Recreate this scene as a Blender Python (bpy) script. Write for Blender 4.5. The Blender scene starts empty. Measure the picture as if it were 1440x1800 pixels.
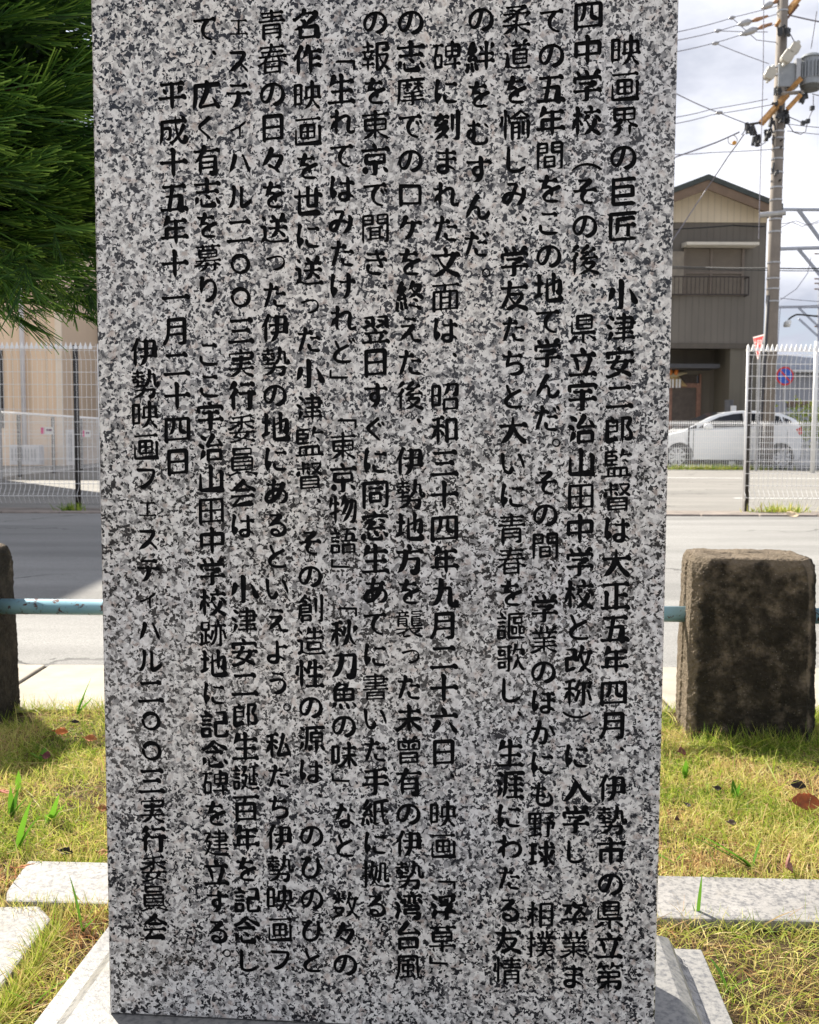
import bpy, bmesh, math, random
import numpy as np
from mathutils import Vector, Matrix
from mathutils.geometry import tessellate_polygon
R = math.radians
scn = bpy.context.scene
col = scn.collection

# ------------------------------------------------------------------ camera
CAM_Z = 0.78
FOC = 1750.0                      # focal length in photo pixels (photo 1440 wide)
cam_rot = Matrix.Rotation(math.pi / 2 - math.atan(130 / FOC), 3, 'X') @ Matrix.Rotation(R(.246), 3, 'Z')
cd = bpy.data.cameras.new('camera'); cam = bpy.data.objects.new('camera', cd); col.objects.link(cam)
cam.matrix_world = Matrix.Translation((0, 0, CAM_Z)) @ cam_rot.to_4x4()
cd.sensor_fit = 'HORIZONTAL'; cd.sensor_width = 36; cd.lens = FOC / 1440 * 36
cd.clip_start = .05; cd.clip_end = 2000
cd.dof.use_dof = True; cd.dof.focus_distance = 1.16; cd.dof.aperture_fstop = 25
scn.camera = cam

# ------------------------------------------------------------------ sky, sun, exposure
SUN_EL, SUN_AZ = 42.0, (0.60, -0.80)          # direction the light travels in plan
w = bpy.data.worlds.new('World'); scn.world = w; w.use_nodes = True
nt = w.node_tree; N = nt.nodes; L = nt.links
N.clear()
out = N.new('ShaderNodeOutputWorld'); bg = N.new('ShaderNodeBackground'); bg.inputs[1].default_value = .10
sky = N.new('ShaderNodeTexSky'); sky.sky_type = 'NISHITA'; sky.sun_disc = False
sky.sun_elevation = R(SUN_EL); sky.sun_rotation = math.atan2(-SUN_AZ[0], -SUN_AZ[1])
sky.air_density = 1.0; sky.dust_density = 1.5
tc = N.new('ShaderNodeTexCoord'); mp = N.new('ShaderNodeMapping'); mp.inputs['Scale'].default_value = (1, 1, 2.2)
mp.inputs['Location'].default_value = (.35, .1, .2)
n1 = N.new('ShaderNodeTexNoise'); n1.inputs['Scale'].default_value = 2.6; n1.inputs['Detail'].default_value = 7; n1.inputs['Roughness'].default_value = .55
rc = N.new('ShaderNodeValToRGB'); rc.color_ramp.elements[0].position = .30; rc.color_ramp.elements[1].position = .46
rb = N.new('ShaderNodeValToRGB'); rb.color_ramp.elements[0].position = .40; rb.color_ramp.elements[0].color = (1.7, 1.88, 2.4, 1)
rb.color_ramp.elements[1].position = .62; rb.color_ramp.elements[1].color = (5.0, 5.05, 5.4, 1)
mx = N.new('ShaderNodeMix'); mx.data_type = 'RGBA'
L.new(tc.outputs['Generated'], mp.inputs[0]); L.new(mp.outputs[0], n1.inputs[0])
L.new(n1.outputs[0], rc.inputs[0]); L.new(n1.outputs[0], rb.inputs[0])
L.new(rc.outputs[0], mx.inputs[0]); L.new(sky.outputs[0], mx.inputs[6]); L.new(rb.outputs[0], mx.inputs[7])
L.new(mx.outputs[2], bg.inputs[0]); L.new(bg.outputs[0], out.inputs[0])
sd = bpy.data.lights.new('sun', 'SUN'); so = bpy.data.objects.new('sun', sd); col.objects.link(so)
sd.energy = 5.0; sd.angle = R(.53); sd.color = (1, .93, .82)
ce = math.cos(R(SUN_EL))
sdir = Vector((SUN_AZ[0] * ce, SUN_AZ[1] * ce, -math.sin(R(SUN_EL))))
so.rotation_euler = sdir.to_track_quat('-Z', 'Y').to_euler()
so.location = (-6, 8, 9)
scn.view_settings.view_transform = 'Standard'; scn.view_settings.look = 'None'
scn.view_settings.exposure = 1.3; scn.view_settings.gamma = 1
scn.view_settings.use_curve_mapping = False
scn.render.engine = 'CYCLES'

# ------------------------------------------------------------------ helpers
def at(px, py, Y):
    """the point of the place seen at photo pixel (px, py) on the plane y = Y"""
    d = cam_rot @ Vector(((px - 720) / FOC, (900 - py) / FOC, -1))
    return Vector((0, 0, CAM_Z)) + d * (Y / d.y)
def tag(o, label=None, cat=None, group=None, kind=None):
    for k, v in (('label', label), ('category', cat), ('group', group), ('kind', kind)):
        if v: o[k] = v
    return o
def empty(name, loc=(0, 0, 0), rz=0):
    o = bpy.data.objects.new(name, None); col.objects.link(o); o.location = loc; o.rotation_euler = (0, 0, rz)
    return o
class MB:
    """collects verts and faces; build() links them as one mesh object"""
    def __init__(s): s.v = []; s.f = []; s.mi = []; s.cur = 0
    def add(s, vs, fs):
        b = len(s.v); s.v += [tuple(p) for p in vs]
        for f in fs: s.f.append([i + b for i in f]); s.mi.append(s.cur)
        return s
    def box(s, x0, x1, y0, y1, z0, z1, m=None):
        vs = [Vector((x, y, z)) for z in (z0, z1) for y in (y0, y1) for x in (x0, x1)]
        if m: vs = [m @ p for p in vs]
        return s.add(vs, [(0, 2, 3, 1), (4, 5, 7, 6), (0, 1, 5, 4), (2, 6, 7, 3), (0, 4, 6, 2), (1, 3, 7, 5)])
    def prism(s, poly, a, b, axis='y', m=None):
        """polygon in the plane across axis, run from a to b"""
        def P(p, t):
            q = {'y': (p[0], t, p[1]), 'z': (p[0], p[1], t), 'x': (t, p[0], p[1])}[axis]
            return m @ Vector(q) if m else q
        n = len(poly)
        return s.add([P(p, a) for p in poly] + [P(p, b) for p in poly],
                     [tuple(range(n))[::-1], tuple(range(n, 2 * n))] + [(i, (i + 1) % n, n + (i + 1) % n, n + i) for i in range(n)])
    def tube(s, pts, r, n=8, cap=True):
        pts = [Vector(p) for p in pts]; rs = r if isinstance(r, (list, tuple)) else [r] * len(pts)
        base = len(s.v); up = Vector((0, 0, 1))
        ring = []
        for i, p in enumerate(pts):
            d = (pts[min(i + 1, len(pts) - 1)] - pts[max(i - 1, 0)]).normalized()
            a = d.cross(up if abs(d.z) < .9 else Vector((0, 1, 0))).normalized(); b = a.cross(d)
            ring.append([p + (a * math.cos(t) + b * math.sin(t)) * rs[i] for t in [2 * math.pi * k / n for k in range(n)]])
        vs = [q for rr in ring for q in rr]; fs = []
        for i in range(len(pts) - 1):
            for k in range(n):
                k2 = (k + 1) % n; fs.append((i * n + k, i * n + k2, (i + 1) * n + k2, (i + 1) * n + k))
        if cap: fs += [tuple(range(n)), tuple(range((len(pts) - 1) * n, len(pts) * n))[::-1]]
        return s.add(vs, fs)
    def build(s, name, mats, parent=None, smooth=False, bevel=0, seg=2, loc=None):
        me = bpy.data.meshes.new(name); me.from_pydata(s.v, [], s.f)
        for m in (mats if isinstance(mats, (list, tuple)) else [mats]): me.materials.append(m)
        if any(s.mi): me.polygons.foreach_set('material_index', s.mi)
        bm = bmesh.new(); bm.from_mesh(me); bmesh.ops.recalc_face_normals(bm, faces=bm.faces); bm.to_mesh(me); bm.free()
        if smooth: me.polygons.foreach_set('use_smooth', [True] * len(me.polygons))
        o = bpy.data.objects.new(name, me); col.objects.link(o)
        if parent: o.parent = parent
        if loc: o.location = loc
        if bevel:
            md = o.modifiers.new('bevel', 'BEVEL'); md.width = bevel; md.segments = seg; md.limit_method = 'ANGLE'; md.angle_limit = R(35)
        return o
def copy_tree(o, parent=None):
    c = o.copy(); col.objects.link(c); c.parent = parent
    for ch in list(o.children): copy_tree(ch, c)
    return c

# ------------------------------------------------------------------ materials
def mat(name, color=(.5, .5, .5), rough=.6, metal=0, spec=.5):
    m = bpy.data.materials.new(name); m.use_nodes = True
    b = m.node_tree.nodes['Principled BSDF']
    b.inputs['Base Color'].default_value = (*color, 1); b.inputs['Roughness'].default_value = rough
    b.inputs['Metallic'].default_value = metal; b.inputs['Specular IOR Level'].default_value = spec
    return m, m.node_tree, b
class NB:
    def __init__(s, nt): s.nt = nt
    def n(s, t, **k):
        x = s.nt.nodes.new('ShaderNode' + t)
        for a, v in k.items(): setattr(x, a, v)
        return x
    def l(s, a, b): s.nt.links.new(a, b)
    def noise(s, scale, detail=2, rough=.5, dist=0, vec=None):
        x = s.n('TexNoise'); x.inputs['Scale'].default_value = scale; x.inputs['Detail'].default_value = detail
        x.inputs['Roughness'].default_value = rough; x.inputs['Distortion'].default_value = dist
        if vec is not None: s.l(vec, x.inputs['Vector'])
        return x.outputs[0]
    def ramp(s, fac, stops, interp='LINEAR'):
        r = s.n('ValToRGB'); r.color_ramp.interpolation = interp
        els = r.color_ramp.elements
        while len(els) < len(stops): els.new(.5)
        for e, (p, c) in zip(els, stops):
            e.position = p; e.color = (*c, 1) if isinstance(c, tuple) else (c, c, c, 1)
        s.l(fac, r.inputs[0]); return r.outputs[0]
    def mix(s, fac, a, b, mode='MIX'):
        x = s.n('Mix', data_type='RGBA', blend_type=mode)
        for i, v in ((0, fac), (6, a), (7, b)):
            if hasattr(v, 'is_linked'): s.l(v, x.inputs[i])
            elif i == 0: x.inputs[0].default_value = v
            else: x.inputs[i].default_value = (*v, 1) if isinstance(v, tuple) else (v, v, v, 1)
        return x.outputs[2]
    def math(s, op, a, b=0.0, clamp=False):
        x = s.n('Math', operation=op, use_clamp=clamp)
        for i, v in ((0, a), (1, b)):
            if hasattr(v, 'is_linked'): s.l(v, x.inputs[i])
            else: x.inputs[i].default_value = v
        return x.outputs[0]
    def vec(s, which='Object', scale=None, loc=None):
        t = s.n('TexCoord').outputs[which]
        if scale or loc:
            m = s.n('Mapping')
            if scale: m.inputs['Scale'].default_value = scale
            if loc: m.inputs['Location'].default_value = loc
            s.l(t, m.inputs[0]); t = m.outputs[0]
        return t
    def bump(s, h, strength, dist, b):
        x = s.n('Bump'); x.inputs['Strength'].default_value = strength; x.inputs['Distance'].default_value = dist
        s.l(h, x.inputs['Height']); s.l(x.outputs[0], b.inputs['Normal'])
def plain(name, color, rough=.6, metal=0, var=.12, scale=6, bumpy=0, spec=.5):
    """a colour with some uneven wear"""
    m, nt, b = mat(name, color, rough, metal, spec); k = NB(nt)
    v = k.vec(); f = k.noise(scale, 5, .6, vec=v)
    dark = tuple(c * (1 - var * 1.6) for c in color); lite = tuple(min(1, c * (1 + var)) for c in color)
    k.l(k.ramp(f, [(.3, dark), (.7, lite)]), b.inputs['Base Color'])
    if bumpy: k.bump(k.noise(scale * 12, 4, .6, vec=v), .6, bumpy, b)
    return m

def granite_mat():
    """polished grey granite: white and grey feldspar, smoky quartz, black mica, a little pink"""
    m, nt, b = mat('polished_granite', rough=.14); k = NB(nt)
    v = k.vec()
    wn = k.n('TexNoise'); wn.inputs['Scale'].default_value = 160; wn.inputs['Detail'].default_value = 3; k.l(v, wn.inputs['Vector'])
    va = k.n('VectorMath', operation='MULTIPLY_ADD'); k.l(wn.outputs['Color'], va.inputs[0]); va.inputs[1].default_value = (.007,) * 3; k.l(v, va.inputs[2])
    vw = va.outputs[0]
    # crystals of feldspar and quartz
    vo = k.n('TexVoronoi'); vo.inputs['Scale'].default_value = 225; k.l(vw, vo.inputs['Vector'])
    sep = k.n('SeparateColor'); k.l(vo.outputs['Color'], sep.inputs[0])
    base = k.ramp(sep.outputs[0], [(0, (.16, .16, .165)), (.12, (.28, .28, .28)), (.26, (.46, .455, .45)), (.40, (.64, .62, .60)), (.55, (.78, .77, .75)), (1, (.88, .88, .86))])
    # cloudy smoky quartz, grown in patches
    q = k.ramp(k.noise(120, 4, .62, vec=vw), [(.38, .50), (.45, .88), (.54, 1.05)])
    base = k.mix(1, base, q, 'MULTIPLY')
    # pinkish feldspar
    pink = k.ramp(k.noise(85, 2, .5, vec=k.vec('Object', None, (3, 7, 1))), [(.58, 0.0), (.66, 1.0)])
    base = k.mix(k.math('MULTIPLY', pink, .42), base, (.60, .47, .40))
    # white patches
    wh = k.ramp(k.noise(170, 3, .6, vec=k.vec('Object', None, (9, 1, 5))), [(.55, 0.0), (.62, 1.0)])
    base = k.mix(k.math('MULTIPLY', wh, .7), base, (.80, .80, .78))
    # black mica flakes in strings and clusters
    f1 = k.math('ADD', k.noise(238, 2, .58, .2, vec=vw), k.math('MULTIPLY', k.math('SUBTRACT', k.noise(55, 3, .6, vec=v), .5), .75))
    fl = k.ramp(f1, [(.583, 0.0), (.592, 1.0)])
    vf = k.n('TexVoronoi'); vf.inputs['Scale'].default_value = 350; k.l(vw, vf.inputs['Vector'])
    sf_ = k.n('SeparateColor'); k.l(vf.outputs['Color'], sf_.inputs[0])
    f2 = k.math('LESS_THAN', sf_.outputs[1], k.ramp(k.noise(38, 4, .65, vec=v), [(.36, .015), (.68, .19)]))
        # the tone of the whole stone drifts, warmer and cooler, with faint weathering
    tone = k.ramp(k.noise(3.2, 5, .6, vec=v), [(.30, (.74, .735, .75)), (.5, (.84, .82, .79)), (.7, (.92, .875, .81))])
    base = k.mix(1, base, tone, 'MULTIPLY')
    run = k.ramp(k.noise(5, 5, .65, vec=k.vec('Object', (5, 1, .35))), [(.48, 0.0), (.75, .16)])
    base = k.mix(run, base, (.16, .155, .15))
    fl = k.math('MAXIMUM', fl, f2)
    base = k.mix(k.math('MULTIPLY', fl, .97), base, (.009, .009, .012))
    k.l(base, b.inputs['Base Color'])
    b.inputs['Specular IOR Level'].default_value = .42
    k.l(k.ramp(k.noise(8, 4, .6, vec=v), [(.3, .10), (.75, .22)]), b.inputs['Roughness'])
    return m
GRANITE = granite_mat()

def pale_granite(name, lite=(.66, .65, .62), dark=(.38, .38, .38), rough=.55, bump=.0015, s=1.0):
    m, nt, b = mat(name, rough=rough); k = NB(nt); v = k.vec()
    a = k.ramp(k.noise(150 * s, 4, .65, vec=v), [(.36, dark), (.54, lite), (.8, tuple(min(1, c * 1.12) for c in lite))])
    a = k.mix(1, a, k.ramp(k.noise(7 * s, 6, .65, vec=v), [(.3, .70), (.7, 1.06)]), 'MULTIPLY')
    a = k.mix(k.ramp(k.noise(16 * s, 6, .7, vec=k.vec('Object', None, (4, 4, 4))), [(.56, 0.0), (.74, .45)]), a, (.19, .165, .12))
    fl = k.ramp(k.noise(260 * s, 3, .6, vec=v), [(.64, 0.0), (.70, 1.0)])
    a = k.mix(k.math('MULTIPLY', fl, .6), a, (.16, .16, .17))
    k.l(a, b.inputs['Base Color'])
    k.bump(k.noise(120 * s, 5, .7, vec=v), .5, bump, b)
    return m
PLINTH = pale_granite('honed_granite', (.25, .245, .235), (.12, .122, .128), .4, .0012, .8)
ROUGHCUT = pale_granite('rough_cut_granite', (.40, .39, .38), (.16, .16, .16), .9, .012, .4)
KERB = pale_granite('sawn_kerb_granite', (.29, .28, .268), (.13, .13, .135), .7, .002, .8)
def paint_mat():
    m, nt, b = mat('black_letter_paint', (.002, .002, .002), .7, spec=.12); k = NB(nt); v = k.vec()
    k.l(k.ramp(k.noise(300, 3, .6, vec=v), [(.45, (.0015, .0015, .002)), (.9, (.010, .010, .010))]), b.inputs['Base Color'])
    return m
PAINT = paint_mat()

def concrete_post_mat():
    m, nt, b = mat('shade_painted_concrete', rough=.95, spec=.2); k = NB(nt); v = k.vec()
    a = k.ramp(k.noise(28, 6, .7, vec=v), [(.3, (.055, .046, .036)), (.5, (.13, .108, .085)), (.7, (.25, .205, .16))])
    a = k.mix(k.ramp(k.noise(6, 4, .6, vec=v), [(.42, 0.0), (.62, .8)]), a, (.05, .045, .033))
    sp = k.n('TexVoronoi'); sp.inputs['Scale'].default_value = 95; k.l(v, sp.inputs['Vector'])
    a = k.mix(k.math('LESS_THAN', sp.outputs['Distance'], .13), a, (.42, .38, .32))
    # shade painted into the colour: faces turned from the sun go near black
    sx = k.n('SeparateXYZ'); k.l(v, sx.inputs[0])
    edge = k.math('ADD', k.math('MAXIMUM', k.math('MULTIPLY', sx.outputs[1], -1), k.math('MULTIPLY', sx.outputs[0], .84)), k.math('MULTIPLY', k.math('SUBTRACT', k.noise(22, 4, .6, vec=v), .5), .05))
    painted_shade = k.math('MULTIPLY', k.ramp(edge, [(.112, 0.0), (.125, 1.0)]), k.ramp(k.noise(14, 5, .65, vec=v), [(.3, 1.0), (.75, .72)]))
    a = k.mix(k.math('MULTIPLY', k.math('SUBTRACT', 1.0, painted_shade), .5), a, (.34, .27, .19))  # the other faces are painted a lighter, sunlit tan
    a = k.mix(k.math('MULTIPLY', painted_shade, .90), a, (.016, .014, .010))
    k.l(a, b.inputs['Base Color'])
    h = k.math('ADD', k.noise(120, 6, .75, vec=v), k.math('MULTIPLY', k.noise(30, 4, .6, vec=v), .8))
    k.bump(h, 1, .012, b)
    return m
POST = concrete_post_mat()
def pipe_mat():
    m, nt, b = mat('chipped_blue_paint', rough=.42); k = NB(nt); v = k.vec()
    a = k.ramp(k.noise(8, 4, .6, vec=v), [(.3, (.22, .44, .56)), (.7, (.36, .58, .68))])
    ru = k.ramp(k.noise(42, 5, .7, .6, vec=v), [(.585, 0.0), (.615, 1.0)])
    a = k.mix(ru, a, (.11, .05, .045)); k.l(a, b.inputs['Base Color'])
    k.l(k.ramp(ru, [(0, .38), (1, .9)]), b.inputs['Roughness'])
    return m
PIPE = pipe_mat()
def asphalt(name, lo, hi, tint=(1, 1, .97)):
    m, nt, b = mat(name, rough=.9, spec=.3); k = NB(nt); v = k.vec()
    a = k.ramp(k.noise(170, 5, .7, vec=v), [(.3, tuple(lo * t for t in tint)), (.7, tuple(hi * t for t in tint))])
    pt = k.ramp(k.noise(1.1, 6, .62, vec=k.vec('Object', (.35, 1.6, 1))), [(.32, .78), (.68, 1.14)])
    a = k.mix(1, a, pt, 'MULTIPLY')
    a = k.mix(k.ramp(k.noise(60, 3, .5, vec=v), [(.66, 0.0), (.74, .5)]), a, (.30, .28, .25))
    # hairline cracks and tar-dark patches
    wv = k.n('TexNoise'); wv.inputs['Scale'].default_value = 2.2; wv.inputs['Detail'].default_value = 5; k.l(v, wv.inputs['Vector'])
    vm = k.n('VectorMath', operation='MULTIPLY_ADD'); k.l(wv.outputs['Color'], vm.inputs[0]); vm.inputs[1].default_value = (.8,) * 3; k.l(v, vm.inputs[2])
    ce_ = k.n('TexVoronoi', feature='DISTANCE_TO_EDGE'); ce_.inputs['Scale'].default_value = .42; k.l(vm.outputs[0], ce_.inputs['Vector'])
    crack = k.math('MULTIPLY', k.math('LESS_THAN', ce_.outputs['Distance'], .006), k.ramp(k.noise(.7, 3, .5, vec=v), [(.45, 0.0), (.6, .75)]))
    a = k.mix(crack, a, (.035, .034, .032))
    a = k.mix(k.ramp(k.noise(.45, 4, .5, vec=k.vec('Object', (.25, 1, 1), (8, 2, 0))), [(.58, 0.0), (.62, .28)]), a, (.07, .07, .068))
    k.l(a, b.inputs['Base Color']); k.bump(k.noise(260, 4, .7, vec=v), .9, .004, b)
    return m
ROAD = asphalt('worn_asphalt', .155, .34, (1, .985, .94))
LOT = asphalt('car_park_asphalt', .15, .29, (1, .96, .88))
GUTTER = plain('pale_concrete', (.34, .305, .25), .9, var=.14, scale=9, bumpy=.002)
def soil_mat():
    m, nt, b = mat('soil', rough=1, spec=.1); k = NB(nt); v = k.vec()
    a = k.ramp(k.noise(35, 6, .75, vec=v), [(.3, (.035, .024, .015)), (.55, (.10, .070, .04)), (.75, (.19, .15, .075))])
    k.l(a, b.inputs['Base Color']); k.bump(k.noise(60, 6, .8, vec=v), 1, .012, b)
    return m
SOIL = soil_mat()
TERRAIN = plain('far_ground', (.17, .16, .13), .95, var=.2, scale=.6)
def grass_mat(name, stops, trans=.25):
    m, nt, b = mat(name, rough=.55, spec=.35); k = NB(nt)
    at_ = k.n('Attribute', attribute_name='tone')
    a = k.ramp(at_.outputs['Fac'], stops); k.l(a, b.inputs['Base Color'])
    tr = k.n('BsdfTranslucent'); k.l(a, tr.inputs[0]); ms = k.n('MixShader'); ms.inputs[0].default_value = trans
    o = nt.nodes['Material Output']; k.l(b.outputs[0], ms.inputs[1]); k.l(tr.outputs[0], ms.inputs[2]); k.l(ms.outputs[0], o.inputs[0])
    return m
GRASS = grass_mat('grass_blades', [(0, (.10, .19, .018)), (.28, (.26, .36, .035)), (.46, (.46, .50, .09)), (.64, (.62, .55, .20)), (.84, (.66, .48, .24)), (1, (.38, .19, .09))], .4)
LEAFG = grass_mat('broad_green_blades', [(0, (.05, .14, .015)), (1, (.16, .36, .03))], .4)
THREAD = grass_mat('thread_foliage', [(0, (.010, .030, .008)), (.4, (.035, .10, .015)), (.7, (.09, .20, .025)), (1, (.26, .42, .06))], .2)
BARK = plain('reddish_bark', (.12, .06, .04), .95, var=.35, scale=30, bumpy=.006)
WHITEWIRE = plain('white_coated_wire', (.88, .87, .85), .5, var=.05, scale=30)
DARKBROWN = plain('dark_brown_post', (.03, .025, .022), .5, var=.2)
ALU = plain('grey_aluminium', (.42, .42, .42), .4, .6, var=.1)
CABLE = plain('grey_cable', (.20, .19, .22), .6, var=.1)
BLACK = plain('black_rubber', (.015, .015, .016), .6, var=.2)
WHITE = plain('white_paint', (.80, .80, .78), .4, var=.03)
ROADWHITE = plain('worn_white_road_paint', (.62, .62, .60), .8, var=.2, scale=14)
CARWHITE, _, _b = mat('white_car_paint', (.80, .82, .83), .22); _b.inputs['Coat Weight'].default_value = .6
GLASS, _, _b = mat('dark_car_glass', (.012, .015, .02), .08); _b.inputs['Specular IOR Level'].default_value = .3
RED = plain('sign_red', (.62, .035, .03), .45, var=.08)
BLUE = plain('sign_blue', (.02, .10, .50), .45, var=.06)

# ------------------------------------------------------------------ the brush-written characters
# the built-in font gives the bones of each character; they are thinned to centre lines
# and written again with a broad slanted brush, so that the strokes swell and taper
LINES = [
    ('映画界の巨匠・小津安二郎監督は大正五年四月、伊勢市の県立第', 0.5629, 1.0572, 0.5642, 0.0697),
    ('四中学校（その後、県立宇治山田中学校と改称）に入学し、卒業ま', 0.5241, 1.0938, 0.5258, 0.0686),
    ('ての五年間をこの地て学んだ。その間、学業のほかにも野球、相撲、', 0.4871, 1.0896, 0.489, 0.0689),
    ('柔道を愉しみ、学友たちと大いに青春を謳歌し、生涯にわたる友情', 0.4509, 1.0911, 0.4539, 0.0713),
    ('の絆をむすんだ。', 0.4145, 1.0932, 0.4117, 0.8256),
    ('碑に刻まれた文面は、昭和三十四年九月二十六日、映画「浮草」', 0.3789, 1.0557, 0.3814, 0.0706),
    ('の志摩でのロケを終えた後、伊勢地方を襲った未曾有の伊勢湾台風', 0.3413, 1.0922, 0.3432, 0.0709),
    ('の報を東京で聞き、翌日すぐに同窓生あてに書いた手紙に拠る。', 0.3044, 1.0931, 0.3061, 0.1055),
    ('「生れてはみたけれど」「東京物語」「秋刀魚の味」なと　数々の', 0.2685, 1.0594, 0.2722, 0.071),
    ('名作映画を世に送った小津監督、その創造性の源は、のひのひと', 0.2324, 1.0921, 0.2348, 0.0727),
    ('青春の日々を送った伊勢の地にあるといえよう。私たち伊勢映画フ', 0.195, 1.093, 0.1986, 0.0731),
    ('ェスティハル二〇〇三実行委員会は、小津安二郎生誕百年を記念し', 0.1585, 1.0916, 0.1608, 0.0707),
    ('て、広く有志を募り、ここ宇治山田中学校跡地に記念碑を建立する。', 0.1231, 1.0907, 0.1268, 0.0692),
    ('平成十五年十一月二十四日', 0.0872, 1.0225, 0.0882, 0.6329),
    ('伊勢映画フェスティハル二〇〇三実行委員会', 0.0519, 0.7513, 0.0543, 0.1049)]
GN, GM = 144, 18
GW = GN + 2 * GM
KS = GN / 160.0
def font_loops(ch):
    cu = bpy.data.curves.new('glyph', 'FONT'); cu.body = ch; cu.size = 1; cu.fill_mode = 'NONE'; cu.resolution_u = 4
    o = bpy.data.objects.new('glyph', cu); col.objects.link(o)
    dg = bpy.context.evaluated_depsgraph_get(); ev = o.evaluated_get(dg); me = ev.to_mesh()
    vs = [(v.co.x, v.co.y) for v in me.vertices]; adj = {}
    for e in me.edges:
        a, b = e.vertices; adj.setdefault(a, []).append(b); adj.setdefault(b, []).append(a)
    ev.to_mesh_clear()
    seen = set(); loops = []
    for s in range(len(vs)):
        if s in seen or s not in adj: continue
        lp = [s]; seen.add(s); cur = s
        while True:
            nx = [n for n in adj[cur] if n not in seen]
            if not nx: break
            cur = nx[0]; seen.add(cur); lp.append(cur)
        loops.append([vs[i] for i in lp])
    bpy.data.objects.remove(o); bpy.data.curves.remove(cu)
    return loops
def g_raster(loops):
    img = np.zeros((GW, GW), int)
    for lp in loops:
        P = np.array(lp); X = P[:, 0] * GN + GM; Y = (0.88 - P[:, 1]) * GN + GM; n = len(X)
        for i in range(n):
            x0, y0, x1, y1 = X[i], Y[i], X[(i + 1) % n], Y[(i + 1) % n]
            if y0 == y1: continue
            s = 1 if y1 > y0 else -1
            if s < 0: x0, y0, x1, y1 = x1, y1, x0, y0
            for r in range(max(math.ceil(y0 - .5), 0), min(math.ceil(y1 - .5), GW)):
                x = x0 + (r + .5 - y0) * (x1 - x0) / (y1 - y0)
                img[r, max(math.ceil(x - .5), 0):] += s
    return img
def g_thin(b):
    b = b.astype(np.uint8)
    while True:
        ch = False
        for st in (0, 1):
            p = np.pad(b, 1)
            q = [p[:-2, 1:-1], p[:-2, 2:], p[1:-1, 2:], p[2:, 2:], p[2:, 1:-1], p[2:, :-2], p[1:-1, :-2], p[:-2, :-2]]
            B = sum(s.astype(int) for s in q); q.append(q[0])
            A = sum(((q[i] == 0) & (q[i + 1] == 1)).astype(int) for i in range(8))
            if st == 0: c = (q[0] * q[2] * q[4] == 0) & (q[2] * q[4] * q[6] == 0)
            else: c = (q[0] * q[2] * q[6] == 0) & (q[0] * q[4] * q[6] == 0)
            d = (b == 1) & (B >= 2) & (B <= 6) & (A == 1) & c
            if d.any(): b = b.copy(); b[d] = 0; ch = True
        if not ch: break
    return b
def g_trace(sk):
    pts = set(map(tuple, np.argwhere(sk).tolist())); NBR = {}
    for (y, x) in pts:
        r = [q for q in ((y - 1, x), (y + 1, x), (y, x - 1), (y, x + 1)) if q in pts]
        r += [(y + a, x + c) for a in (-1, 1) for c in (-1, 1) if (y + a, x + c) in pts and (y + a, x) not in pts and (y, x + c) not in pts]
        NBR[(y, x)] = r
    nodes = sorted(p for p in pts if len(NBR[p]) != 2)
    ns = set(nodes); paths = []; used = set()
    for s in nodes:
        for q in NBR[s]:
            if (s, q) in used: continue
            path = [s, q]; used.add((s, q)); used.add((q, s))
            while path[-1] not in ns:
                c = [z for z in NBR[path[-1]] if z != path[-2]]
                if not c: break
                used.add((path[-1], c[0])); used.add((c[0], path[-1])); path.append(c[0])
            paths.append(path)
    seen = {p for pa in paths for p in pa}
    for s in sorted(pts - ns):
        if s in seen: continue
        path = [s]; cur = NBR[s][0]; prev = s
        while cur != s:
            path.append(cur); seen.add(cur)
            c = [z for z in NBR[cur] if z != prev]
            if not c: break
            prev, cur = cur, c[0]
        seen.add(s); path.append(s)
        if len(path) > 4: paths.append(path)
    return paths
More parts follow.
